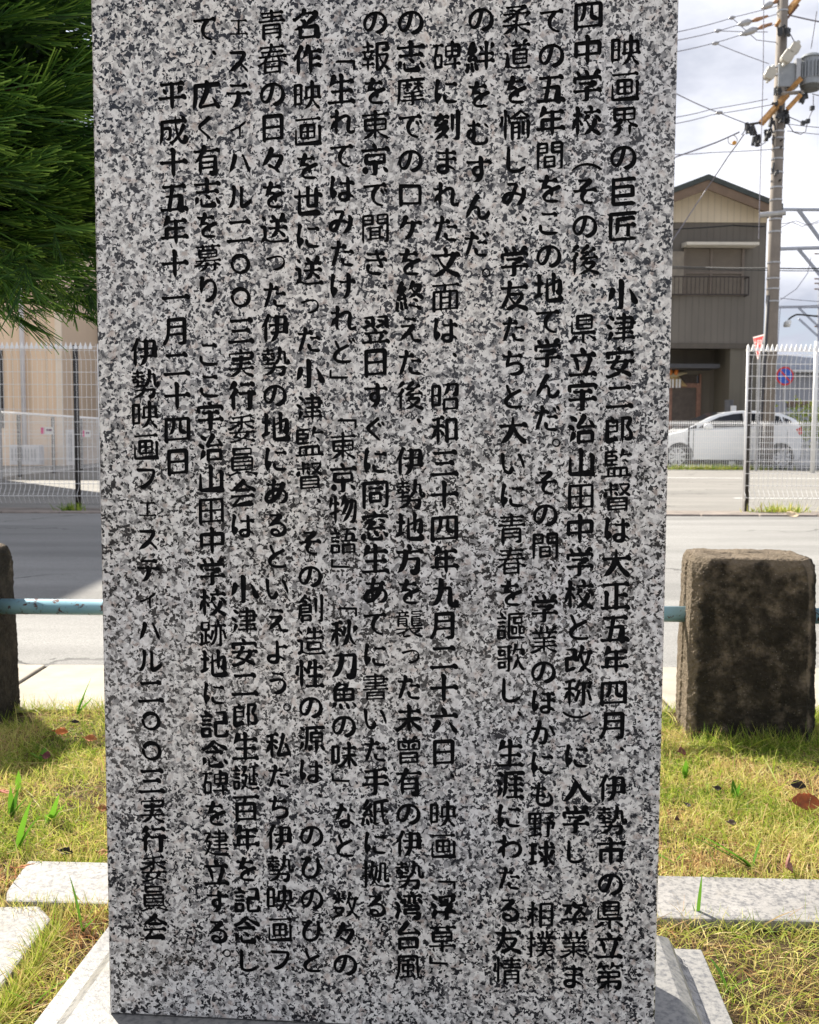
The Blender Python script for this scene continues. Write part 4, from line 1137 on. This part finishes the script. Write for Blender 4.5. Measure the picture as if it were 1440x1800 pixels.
MB().tube([at(1378, 574, 34) - sl_.location, at(1384, 570, 34) - sl_.location, at(1389, 563, 34) - sl_.location], [.03, .13, .06], 10).build('lamp_head', WHITE, sl_, smooth=True)
MB().tube([at(1386, 562, 34) - sl_.location, at(1392, 557, 34) - sl_.location, at(1400, 553, 34) - sl_.location, at(1409, 553, 34) - sl_.location, at(1437, 556, 34) - sl_.location], .03, 8).build('arm', INS, sl_, smooth=True)

# ------------------------------------------------------------------ buildings at the left
PEACH = siding('peach_siding', (.86, .66, .47), .455, .7, .01, .04)
YB = 26.5
bo = Vector((at(111, 700, YB).x, YB, 0))
pb = empty('building', bo); tag(pb, 'peach coloured building with a white downpipe behind the low fence', 'building')
def BX(px): return at(px, 700, YB).x - bo.x
MB().box(-9, 0, 0, 7, 0, 9.0).build('wall', PEACH, pb)
MB().box(-9.1, .1, -.12, 7, 9.002, 9.2).build('roof', plain('grey_flat_roof', (.25, .25, .26), .7), pb)
MB().box(BX(100), BX(111.5), -.06, -.002, 0, 8.98).build('corner_strip', plain('pale_corner', (.82, .70, .56), .6, var=.04), pb)
MB().tube([(BX(44), -.10, .3), (BX(43), -.10, 8.9)], .065, 12).build('downpipe', plain('white_downpipe', (.75, .74, .76), .4, var=.04), pb, smooth=True)
MB().box(BX(-60), BX(7), -.05, -.002, 1.0, at(3, 615, YB).z).build('window', DARKPANE, pb)
for px0, px1, top_, lb_ in ((14, 67, 782, 'wide white outdoor air conditioner unit against the peach wall'), (114, 130, 755, 'tall narrow white equipment cabinet at the corner of the peach building')):
    Ya = YB - .9; x0 = at(px0, 700, Ya).x; x1 = at(px1, 700, Ya).x; z_ = at(px0, top_, Ya).z
    r_ = empty('air_conditioner' if px0 == 14 else 'cabinet', (x0, Ya, 0)); tag(r_, lb_, 'air conditioner' if px0 == 14 else 'cabinet')
    MB().box(0, x1 - x0, 0, .35, 0.05, z_).build('casing', plain('white_casing', (.66, .66, .68), .5), r_, bevel=.01)
    g = MB(); nn = max(2, int((x1 - x0) / .09))
    for i in range(nn): g.box(.06 + i * (x1 - x0 - .1) / nn, .06 + i * (x1 - x0 - .1) / nn + .03, -.015, -.002, .15, z_ - .1)
    g.build('grille', plain('grey_grille', (.32, .33, .36), .5), r_)
gb_ = empty('building', Vector((bo.x + .05, YB + 3, 0))); tag(gb_, 'grey ribbed building with dark bays right of the peach building', 'building')
q = gb_.location.x
MB().box(0, 6, 0, 6, 0, 5.2).build('wall', siding('grey_ribbed_wall', (.30, .31, .34), .42), gb_)
MB().box(.1, 5.8, -.05, -.002, 0, at(140, 690, YB + 3).z).build('bay', plain('dark_bay', (.035, .03, .028), .6), gb_)
g = MB()
for i in range(14): g.box(.15 + i * .28, .15 + i * .28 + .07, -.10, -.052, 0, 2.95)
o = g.build('rib', plain('brown_rib', (.14, .11, .09), .6), gb_); o['kind'] = 'stuff'
MB().box(.6, 3.4, -.06, -.003, at(140, 590, YB + 3).z, at(140, 545, YB + 3).z).build('window', plain('pale_window', (.55, .57, .62), .3), gb_)
MB().box(.5, 4.2, -.16, -.062, at(140, 540, YB + 3).z, at(140, 533, YB + 3).z).build('canopy', ALU, gb_)
# signs tied to the low fence
for px, py, lb_ in ((83, 757, 'small pink and white notice on the low fence, the left one'), (152, 762, 'small pink and white notice on the low fence, the right one')):
    Y_ = 19.2 if px < 100 else 20.2
    r_ = empty('notice', at(px, py, Y_)); tag(r_, lb_, 'notice', 'notices tied to the low fence')
    w_ = (11 if px < 100 else 7) * Y_ / FOC
    MB().box(-w_, w_, -.01, 0, -.07, .07).build('board', WHITE, r_)
    MB().box(-w_ * .98, -w_ * .45, -.014, -.0105, -.062, .062).build('pink_panel', plain('pink_print', (.75, .18, .35), .5), r_)
    MB().box(-w_ * .1, w_ * .75, -.014, -.0105, -.005, .03).build('print', plain('grey_print', (.25, .15, .22), .5), r_)
# far neighbour beside the road, its shade falls on the road
nb = empty('house', (-14, 12.15, 0)); tag(nb, 'three storey grey house beyond the left picture edge beside the road', 'house')
MB().box(0, 6.5, 0, 6.2, 0, 8.3).build('wall', plain('grey_render', (.35, .34, .32), .8), nb)
MB().prism([(-.3, 8.3), (6.8, 8.3), (3.2, 9.6)], -.3, 6.5, 'y').build('roof', ROOFM, nb)
for i in range(3):
    for j in range(2): MB().box(1 + j * 3, 2.6 + j * 3, -.04, -.002, 1 + i * 2.6, 2.3 + i * 2.6).build('window', DARKPANE, nb)

# ------------------------------------------------------------------ evergreen with thread-like foliage
def strips_mesh(name, P, Wd, T, m, parent=None):
    """P (n,k,3) centre lines, Wd (n,k) half widths, T (n,k) tone: flat ribbons turned by a random side vector"""
    n, k, _ = P.shape
    d = np.gradient(P, axis=1); d /= np.linalg.norm(d, axis=2, keepdims=True) + 1e-12
    rv = rs.normal(size=(n, 1, 3)); side = np.cross(d, rv); side /= np.linalg.norm(side, axis=2, keepdims=True) + 1e-12
    A = P - side * Wd[..., None]; B = P + side * Wd[..., None]
    V = np.stack([A, B], axis=2).reshape(-1, 3)
    i = np.arange(n)[:, None] * (2 * k) + np.arange(k - 1)[None] * 2
    F = np.stack([i, i + 1, i + 3, i + 2], axis=-1).reshape(-1, 4)
    me = bpy.data.meshes.new(name); me.vertices.add(len(V)); me.vertices.foreach_set('co', V.ravel().astype(np.float32))
    me.loops.add(F.size); me.loops.foreach_set('vertex_index', F.ravel().astype(np.int32))
    me.polygons.add(len(F)); me.polygons.foreach_set('loop_start', np.arange(0, F.size, 4, dtype=np.int32)); me.polygons.foreach_set('loop_total', np.full(len(F), 4, dtype=np.int32))
    me.update(calc_edges=True); me.validate()
    at_ = me.attributes.new('tone', 'FLOAT', 'POINT'); at_.data.foreach_set('value', np.repeat(T.reshape(-1), 2).astype(np.float32))
    me.materials.append(m); o = bpy.data.objects.new(name, me); col.objects.link(o)
    if parent: o.parent = parent
    return o
rs = np.random.RandomState(12)
TX, TY = -1.00, 1.42
tree = empty('evergreen_tree', (TX, TY, 0)); tag(tree, 'dark green evergreen with thread-like drooping foliage left of the monument', 'tree')
MB().tube([(0, 0, -.1), (.01, .01, .5), (-.02, .0, 1.2), (0, .02, 2.4), (0, 0, 3.0)], [.07, .06, .05, .03, .01], 12).build('trunk', BARK, tree, smooth=True)
bn = MB(); rt = random.Random(6); tips = []
sprays_P = []; sprays_T = []; sprays_W = []
def crown_r(z): return max(0, .60 * min(1, (z - .88) / .22) * (1 - max(0, z - 1.9) / 1.5))
NS = 6500
def spray(o, dr, size, tone):
    """a fan of forked threads from o along dr"""
    d = dr / np.linalg.norm(dr); up = np.array([0, 0, 1.]); s1 = np.cross(d, up); s1 /= np.linalg.norm(s1) + 1e-9; s2 = np.cross(s1, d)
    k = 6; nt_ = 17
    t = np.linspace(0, 1, k)
    stem = o[None] + d[None] * t[:, None] * size * .75
    for j in range(nt_):
        f = rs.uniform(.0, .95); base = o + d * f * size * .75
        sd_ = 1 if j % 2 else -1
        a = rs.uniform(.15, .75); ln_ = size * rs.uniform(.35, .65) * (1 - .25 * f)
        d2 = d * math.cos(a) + s1 * sd_ * math.sin(a) * rs.uniform(.5, 1) + s2 * rs.normal() * .18
        d2 /= np.linalg.norm(d2)
        curve = up * rs.uniform(-.05, .22) + d * .3
        p = base[None] + d2[None] * t[:, None] * ln_ + curve[None] * (t[:, None] ** 2) * ln_ * .75
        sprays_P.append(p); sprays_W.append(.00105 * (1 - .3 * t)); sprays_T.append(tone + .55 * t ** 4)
for i in range(NS):
    z = rs.uniform(1.02, 2.25) if i > 1300 else rs.uniform(1.0, 1.2)
    a = rs.uniform(-2.3, 1.3) if i % 4 else rs.uniform(0, 2 * math.pi)
    rr_ = crown_r(z) * math.sqrt(rs.uniform(.25, 1))
    o = np.array([math.cos(a) * rr_, math.sin(a) * rr_ * .62, z])
    dr = np.array([math.cos(a) + .35, math.sin(a) * .8, rs.uniform(-.45, .35)]) + rs.normal(size=3) * .22
    spray(o, dr, rs.uniform(.07, .12), rs.uniform(.15, .70))
# hanging sprays under the crown towards the fence view
for i in range(150):
    x = rs.uniform(.34, .62); y = rs.uniform(-.2, .22); z = rs.uniform(.975, 1.04)
    spray(np.array([x, y, z]), np.array([rs.uniform(-.2, .9), rs.normal() * .4, rs.uniform(-.7, .1)]), rs.uniform(.05, .10), rs.uniform(.15, .6))
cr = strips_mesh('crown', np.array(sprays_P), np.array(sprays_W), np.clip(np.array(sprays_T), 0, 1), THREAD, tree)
bn = MB()
for i in range(70):
    z = rt.uniform(1.02, 2.2); a = rt.uniform(-2.5, 1.5); r_ = crown_r(z) * rt.uniform(.7, .95)
    e = Vector((math.cos(a) * r_, math.sin(a) * r_ * .6, z + rt.uniform(-.05, .08)))
    bn.tube([(0, 0, z - .12), (e.x * .5, e.y * .5, z - .02), e], [.012, .007, .002], 5)
bn.build('limbs', BARK, tree)['kind'] = 'stuff'
# dense shaded inner growth
pi_, wi_, ti_ = [], [], []
t5 = np.linspace(0, 1, 4)
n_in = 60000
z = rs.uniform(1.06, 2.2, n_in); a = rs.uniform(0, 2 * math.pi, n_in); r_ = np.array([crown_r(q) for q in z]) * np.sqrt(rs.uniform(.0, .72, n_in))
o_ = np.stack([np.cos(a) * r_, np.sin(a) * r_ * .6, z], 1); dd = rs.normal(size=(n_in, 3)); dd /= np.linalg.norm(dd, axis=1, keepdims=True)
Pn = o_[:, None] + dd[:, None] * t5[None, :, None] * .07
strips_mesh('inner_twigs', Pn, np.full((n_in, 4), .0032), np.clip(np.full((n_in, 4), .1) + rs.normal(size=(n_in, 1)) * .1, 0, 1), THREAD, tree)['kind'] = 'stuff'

# ------------------------------------------------------------------ grass
ca, sa = math.cos(-R(4.2)), math.sin(-R(4.2))
def blocked(x, y):
    dx, dy = x + .3414, y - 1.096; u = dx * ca + dy * sa; v = -dx * sa + dy * ca
    b1 = (np.abs(u - uc) < .432) & (np.abs(v - wc) < .242)
    ck, sk = math.cos(KA), math.sin(KA); dx, dy = x + .683, y - 1.739; u = dx * ck + dy * sk; v = -dx * sk + dy * ck
    b2 = (u > -.0) & (u < 2.2) & (v < .0) & (v > -.157)
    b3 = (x > -.715) & (x < -.562) & (y > .55) & (y < 1.57)
    b4 = (np.abs(x - .912) < .18) & (np.abs(y - 2.655) < .15); b5 = (np.abs(x + 1.222) < .18) & (np.abs(y - 2.74) < .14)
    return b1 | b2 | b3 | b4 | b5
def value_noise(x, y, s, seed):
    g = np.random.RandomState(seed).rand(64, 64); x = x * s + 20; y = y * s + 20
    xi = np.floor(x).astype(int); yi = np.floor(y).astype(int); fx = x - xi; fy = y - yi; fx = fx * fx * (3 - 2 * fx); fy = fy * fy * (3 - 2 * fy)
    G = lambda a, b: g[a % 64, b % 64]
    return (G(xi, yi) * (1 - fx) + G(xi + 1, yi) * fx) * (1 - fy) + (G(xi, yi + 1) * (1 - fx) + G(xi + 1, yi + 1) * fx) * fy
def blades(name, n, box, ln, wd, lean, tone, sd_, density=None, label=None):
    x = rs.uniform(box[0], box[1], n); y = rs.uniform(box[2], box[3], n)
    ok = ~blocked(x, y)
    if density is not None: ok &= rs.rand(n) < density(x, y)
    x, y = x[ok], y[ok]; n = len(x); k = 4; t = np.linspace(0, 1, k)
    l_ = rs.uniform(ln[0], ln[1], n) * (.7 + .6 * value_noise(x, y, 6, sd_))
    a = rs.uniform(0, 2 * math.pi, n); le = rs.uniform(lean[0], lean[1], n)
    h = np.cos(le) * l_; o = np.sin(le) * l_
    P = np.zeros((n, k, 3)); bend = rs.uniform(.2, 1.0, n)
    for j, tt in enumerate(t):
        P[:, j, 0] = x + np.cos(a) * o * (tt ** 1.5); P[:, j, 1] = y + np.sin(a) * o * (tt ** 1.5)
        P[:, j, 2] = -.012 + h * (tt - bend * .35 * tt ** 2) + .012 * (tt > 0)
    w_ = rs.uniform(wd[0], wd[1], n)[:, None] * np.array([.8, 1, .75, .08])[None]
    T = np.clip(tone(x, y)[:, None] + rs.normal(size=(n, 1)) * .19 + np.array([.06, 0, 0, .05])[None], 0, 1)
    o_ = strips_mesh(name, P, w_, T, GRASS); tag(o_, label, 'grass', None, 'stuff'); return o_
def tone_far(x, y):
    return .46 + .09 * (x < 0) + .45 * (value_noise(x, y, 3.2, 1) - .5) + .55 * (value_noise(x, y, 9, 2) - .5)
def tone_near(x, y):
    return .58 + .10 * (x < 0) + .6 * (value_noise(x, y, 4, 3) - .5) + .5 * (value_noise(x, y, 14, 4) - .5)
blades('grass', 120000, (-1.75, 1.75, 1.55, 2.80), (.018, .042), (.0005, .0011), (.2, 1.35), tone_far, 5, density=lambda x, y: np.clip(.08 + 1.6 * value_noise(x, y, 8, 14) + .25 * (x > 0), 0, 1), label='short sunlit yellow green lawn behind the kerb stones')
blades('grass', 72000, (-1.5, 1.5, .75, 1.62), (.025, .060), (.0004, .0010), (.5, 1.5), tone_near, 6, density=lambda x, y: .30 + .6 * value_noise(x, y, 7, 9), label='sparse matted grass and straw round the foot of the monument')
blades('straw', 30000, (-1.5, 1.5, .75, 2.8), (.04, .10), (.0003, .0007), (1.2, 1.55), lambda x, y: .82 + 0 * x, 7, label='dry straw lying in the grass')
blades('grass', 3600, (-1.75, 1.75, .75, 2.80), (.05, .095), (.0006, .0014), (.2, 1.3), lambda x, y: .34 + .3 * value_noise(x, y, 3, 40), 41, label='longer loose blades standing above the short grass')
# dead leaf crumbs and needles caught in the grass
blades('leaf_litter', 5200, (-1.75, 1.75, .75, 2.82), (.008, .022), (.0012, .0032), (1.2, 1.56), lambda x, y: .97 + 0 * x, 8, density=lambda x, y: np.where(x < 0, .9, .3) * (value_noise(x, y, 5, 31) > .35), label='brown crumbs of dead leaves scattered through the grass')
# fringe creeping over the kerb edges
def fringe(p0, p1, n, tone_, hgt):
    k = 4; t = np.linspace(0, 1, k); f = rs.rand(n); x = p0[0] + (p1[0] - p0[0]) * f; y = p0[1] + (p1[1] - p0[1]) * f + rs.normal(size=n) * .012
    l_ = rs.uniform(*hgt, n); a = rs.uniform(0, 2 * math.pi, n); le = rs.uniform(.2, 1.4, n); P = np.zeros((n, k, 3))
    for j, tt in enumerate(t):
        P[:, j, 0] = x + np.cos(a) * np.sin(le) * l_ * tt; P[:, j, 1] = y + np.sin(a) * np.sin(le) * l_ * tt; P[:, j, 2] = np.cos(le) * l_ * tt - .005
    return P, rs.uniform(.0004, .0009, n)[:, None] * np.array([.9, 1, .7, .1])[None], np.clip(tone_ + rs.normal(size=(n, 1)) * .2 + np.zeros((1, 4)), 0, 1)
Ps, Ws, Ts = zip(fringe((-.67, 1.570), (-.35, 1.562), 1500, .6, (.02, .05)), fringe((.36, 1.534), (1.3, 1.49), 1800, .42, (.015, .045)), fringe((.36, 1.70), (1.3, 1.655), 900, .35, (.02, .045)),
                 fringe((-.70, 1.752), (-.35, 1.735), 600, .4, (.02, .05)), fringe((-.553, 1.52), (-.55, 1.2), 1400, .45, (.02, .06)), fringe((.72, 2.49), (1.12, 2.46), 900, .3, (.03, .08)), fringe((-1.5, 2.80), (1.6, 2.80), 5000, .4, (.02, .06)), fringe((-1.4, 2.58), (-1.0, 2.60), 700, .4, (.03, .07)))
tag(strips_mesh('grass', np.concatenate(Ps), np.concatenate(Ws), np.concatenate(Ts), GRASS), 'ragged grass growing along the edges of the kerb stones and posts', 'grass', None, 'stuff')

# ------------------------------------------------------------------ weeds with broad blades, each a plant
def weed(px, py, blades_, label, z=0, Y=None):
    d = cam_rot @ Vector(((px - 720) / FOC, (900 - py) / FOC, -1)); t = (z - CAM_Z) / d.z; p = Vector((0, 0, CAM_Z)) + d * t
    b = MB(); vs = []; tones = []
    for (dx, dy, h, w_, tn, droop) in blades_:
        w_ *= 1.7; h = h * 1.15 + .012
        k = 7; c_ = [Vector((dx * (i / k) ** 1.2, dy * (i / k) ** 1.2, h * (i / k) - droop * (i / k) ** 3)) for i in range(k + 1)]
        sd = Vector((-dy, dx, 0)); sd = sd.normalized() if sd.length > 1e-4 else Vector((1, 0, 0)); sd = (sd + Vector((.6, 0, 0))).normalized()
        P = []
        for i, q in enumerate(c_):
            ww_ = w_ * (.5 + .5 * math.sin(math.pi * min(1, (i / k) * .8 + .2))) * (1 - (i / k) ** 4 * .97)
            P += [q - sd * ww_ + Vector((0, 0, ww_ * .35)), q, q + sd * ww_ + Vector((0, 0, ww_ * .35))]; tones += [tn] * 3
        b.add(P, [(3 * i + j, 3 * i + j + 1, 3 * i + j + 4, 3 * i + j + 3) for i in range(k) for j in (0, 1)])
    o = b.build('weed', LEAFG, smooth=True, loc=p); a_ = o.data.attributes.new('tone', 'FLOAT', 'POINT'); a_.data.foreach_set('value', tones)
    tag(o, label, 'plant'); return o
weed(1222, 1290, [(.025, 0, .10, .0035, .8, 0), (-.03, -.01, .03, .002, .5, 0)], 'tall green blade standing before the left edge of the concrete post')
weed(1404, 1300, [(-.012, 0, .085, .003, .2, 0), (.004, 0, .05, .0025, .3, 0)], 'dark green pair of blades before the right of the concrete post')
weed(1325, 1300, [(.012, -.01, .03, .0025, .4, 0), (-.012, -.02, .012, .004, 1, 0)], 'small weed at the middle of the concrete post foot')
weed(1205, 1370, [(0, 0, .03, .004, .9, 0), (.008, .0, .025, .003, .9, 0), (-.01, -.005, .02, .003, .7, 0)], 'yellow green seedling in the lawn right of the monument')
weed(1292, 1410, [(-.006, .0, .035, .005, .3, 0), (.008, -.01, .03, .004, .4, 0), (.03, 0, .02, .004, .6, 0)], 'clump of narrow leaves in the middle of the right lawn')
weed(1322, 1530, [(-.10, .02, .05, .006, .9, .01), (-.13, .03, .045, .004, .2, 0), (-.05, -.005, .03, .005, .5, .01), (.02, .01, .04, .005, .3, 0)], 'long green leaves lying just behind the right kerb stone')
weed(1185, 1520, [(-.05, .01, .012, .006, .9, .004), (.02, 0, .012, .005, .9, .004)], 'bright green low leaves behind the kerb beside the monument')
weed(1226, 1622, [(.004, -.006, .065, .0022, .5, 0), (-.01, 0, .02, .001, .6, 0)], 'single upright blade in front of the right kerb stone')
weed(1280, 1745, [(-.02, .03, .03, .004, .9, .01), (.03, -.02, .02, .003, .5, 0)], 'pale green blades lying in the grass at the lower right')
weed(30, 1500, [(.03, .0, .09, .0045, .9, .012), (.055, .01, .075, .003, .4, .02), (-.01, 0, .03, .003, .9, 0)], 'tall arching yellow green blade at the left picture edge')
weed(88, 1450, [(.02, 0, .045, .005, 1, 0), (.0, -.01, .02, .006, 1, .01), (.035, .01, .03, .004, 1, 0)], 'bright yellow green weed in the left lawn')
weed(32, 1395, [(.002, 0, .035, .005, 1, 0)], 'short upright yellow green blade below the left concrete post')
weed(20, 1440, [(0, 0, .05, .004, .9, 0), (.018, 0, .05, .004, .1, 0), (.04, .01, .04, .003, .3, .01)], 'dark green tuft at the left picture edge')
weed(75, 1342, [(-.03, 0, .012, .008, 1, 0), (.02, 0, .01, .008, 1, .004), (0, .02, .02, .006, .7, 0)], 'small broad leaved weed by the gutter at the left')
weed(135, 1260, [(.03, 0, .06, .003, .6, 0), (.05, .0, .04, .004, .7, 0), (.04, .01, .085, .002, .8, 0)], 'thin weed leaning over the gutter left of the monument')
weed(145, 1640, [(-.03, .03, .07, .0022, .9, .01), (.02, .02, .03, .002, .9, 0), (.03, -.01, .02, .002, .5, 0)], 'pale upright blade growing at the corner of the left kerb stones')
weed(60, 1770, [(.05, .01, .03, .003, .6, .01), (-.03, -.02, .02, .003, .8, 0)], 'green blade curving at the bottom left picture corner')

# ------------------------------------------------------------------ fallen leaves
rleaf = random.Random(21)
def leaf_mat(nm, a_, b_): return plain(nm, a_, .75, var=.35, scale=50, spec=.5)
def leaf(px, py, L_, W_l, rz, tilt, colr, label, z=.03, curl=.3):
    z -= .009
    d = cam_rot @ Vector(((px - 720) / FOC, (900 - py) / FOC, -1)); t = (z - CAM_Z) / d.z; p = Vector((0, 0, CAM_Z)) + d * t
    b = MB(); n_ = 12; vs = []; skew = (rleaf.uniform(.3, 1.5), rleaf.uniform(.3, 1.5)); L_ *= .85 if L_ > .07 else .66; W_l *= 1 if L_ > .06 else .8
    for i in range(n_ + 1):
        f = i / n_; x = (f - .5) * L_; w_ = W_l * math.sin(math.pi * (f * .94 + .03)) ** .8
        for j, s in enumerate((-1, -.5, 0, .5, 1)):
            w2_ = w_ * (1 + rleaf.uniform(-.16, .10) * abs(s)); vs.append((x, s * w2_, abs(s) ** 1.5 * w_ * curl * 1.9 * skew[s > 0] + (f - .5) ** 2 * L_ * curl * 1.6 + rleaf.uniform(-.0012, .0012)))
    b.add(vs, [(i * 5 + j, i * 5 + j + 1, (i + 1) * 5 + j + 1, (i + 1) * 5 + j) for i in range(n_) for j in range(4)])
    b.tube([(-.5 * L_, 0, L_ * .25 * curl), (-.72 * L_, 0, L_ * .25 * curl + .004)], .0012, 5)
    o = b.build('fallen_leaf', leaf_mat('leaf_' + str(len(bpy.data.materials)), colr, colr), smooth=True, loc=p)
    o.name = 'fallen_leaf'; o.rotation_euler = (abs(tilt) * .7 + .45, R(6), rz)
    md = o.modifiers.new('thick', 'SOLIDIFY'); md.thickness = .0006
    tag(o, label, 'leaf', 'fallen leaves'); return o
RB, DK, OR, PK = (.22, .055, .02), (.035, .022, .020), (.55, .16, .03), (.30, .13, .10)
leaf(1415, 1412, .075, .019, R(8), -.35, (.30, .07, .015), 'large glossy red orange leaf at the right picture edge', .035, .25)
leaf(1402, 1385, .05, .013, R(-8), .2, DK, 'dark curled leaf just above the red orange leaf', .03, .5)
leaf(1381, 1522, .045, .021, R(60), -.75, PK, 'pinkish brown cupped leaf standing against the right kerb', .035, .45)
leaf(1198, 1322, .032, .014, R(20), -.5, (.17, .06, .035), 'brown leaf in the grass left of the concrete post foot', .03, .3)
leaf(1262, 1387, .025, .007, R(-30), .2, DK, 'small dark leaf in the middle of the right lawn', .028, .4)
leaf(1210, 1416, .022, .006, R(-50), .2, DK, 'small dark leaf right of the monument in the lawn', .028, .4)
leaf(1286, 1447, .026, .009, R(10), .1, (.12, .08, .06), 'dull brown leaf near the clump of narrow leaves', .028, .4)
leaf(1190, 1441, .016, .007, R(30), .1, (.10, .04, .02), 'tiny brown leaf close to the right side of the monument', .028, .4)
leaf(1448, 1438, .03, .006, R(-40), .2, (.25, .10, .05), 'brown stalk leaf below the red orange leaf', .03, .4)
leaf(118, 1500, .040, .010, R(-12), -.3, (.028, .018, .014), 'dark curled leaf just behind the left kerb stone', .03, .5)
leaf(108, 1287, .05, .014, R(5), -.3, OR, 'bright orange leaf near the gutter at the left', .03, .2)
leaf(160, 1300, .05, .013, R(-10), -.3, (.50, .18, .06), 'orange brown leaf near the gutter beside the monument', .03, .3)
leaf(82, 1330, .03, .014, R(0), -.3, (.14, .03, .035), 'dark red leaf below the bright orange leaf', .03, .3)
leaf(50, 1523, .07, .006, R(38), 0, (.50, .20, .07), 'thin orange strip of leaf at the corner of the left kerb stone', .028, .1)
leaf(132, 1270, .03, .008, R(30), -.3, DK, 'dark leaf at the edge of the gutter left of the monument', .03, .4)
leaf(10, 1392, .06, .006, R(-12), 0, (.42, .12, .06), 'reddish strip of leaf at the left picture edge', .03, .1)
leaf(182, 1500, .03, .01, R(0), -.2, (.50, .25, .08), 'tan leaf against the left side of the monument behind the kerb', .03, .2)
leaf(180, 1422, .03, .01, R(0), -.2, (.40, .15, .05), 'orange brown leaf beside the left edge of the monument', .03, .2)
leaf(1392, 906, .16, .05, R(0), 0, (.65, .50, .32), 'pale dry leaf lying on the road near the right fence', .02, .3)

# grass at the foot of the far fences
def tuft(cx, cy, w_, n, tone_, nm_label, h=(.05, .14)):
    k = 4; t = np.linspace(0, 1, k); x = cx + rs.normal(size=n) * w_; y = cy + rs.normal(size=n) * .06; l_ = rs.uniform(*h, n); a = rs.uniform(0, 6.28, n); le = rs.uniform(0, 1.2, n); P = np.zeros((n, k, 3))
    for j, tt in enumerate(t):
        P[:, j, 0] = x + np.cos(a) * np.sin(le) * l_ * tt; P[:, j, 1] = y + np.sin(a) * np.sin(le) * l_ * tt; P[:, j, 2] = np.cos(le) * l_ * tt - .02
    o = strips_mesh('weed_tuft', P, np.full((n, 1), .005) * np.array([.9, 1, .7, .1])[None], np.clip(tone_ + rs.normal(size=(n, 1)) * .2 + np.zeros((1, 4)), 0, 1), GRASS)
    tag(o, nm_label, 'weeds', None, 'stuff')
tuft(xr + .4, 10.9, .14, 240, .45, 'yellowing weeds at the foot of the right fence')
tuft(xl - .26, 10.6, .06, 120, .15, 'green weed at the foot of the left fence post')
tuft(at(1250, 820, 26.2).x, 26.15, .8, 900, .35, 'strip of weeds along the foot of the low white fence', (.08, .2))
bx = at(1428, 724, 29.5)
n = 1500; c3 = rs.normal(size=(n, 3)) * np.array([.5, .4, .3]) + np.array([bx.x + .2, 29.5, 1.25]); dd = rs.normal(size=(n, 3)); dd /= np.linalg.norm(dd, axis=1, keepdims=True)
sh = strips_mesh('shrub', c3[:, None] + dd[:, None] * np.linspace(0, .13, 3)[None, :, None], np.full((n, 1), .025) * np.array([.4, 1, .1])[None], np.clip(rs.uniform(.2, .5, (n, 1)) + np.zeros((1, 3)), 0, 1), GRASS)
tag(sh, 'bright green shrub above the low fence at the right picture edge', 'shrub')
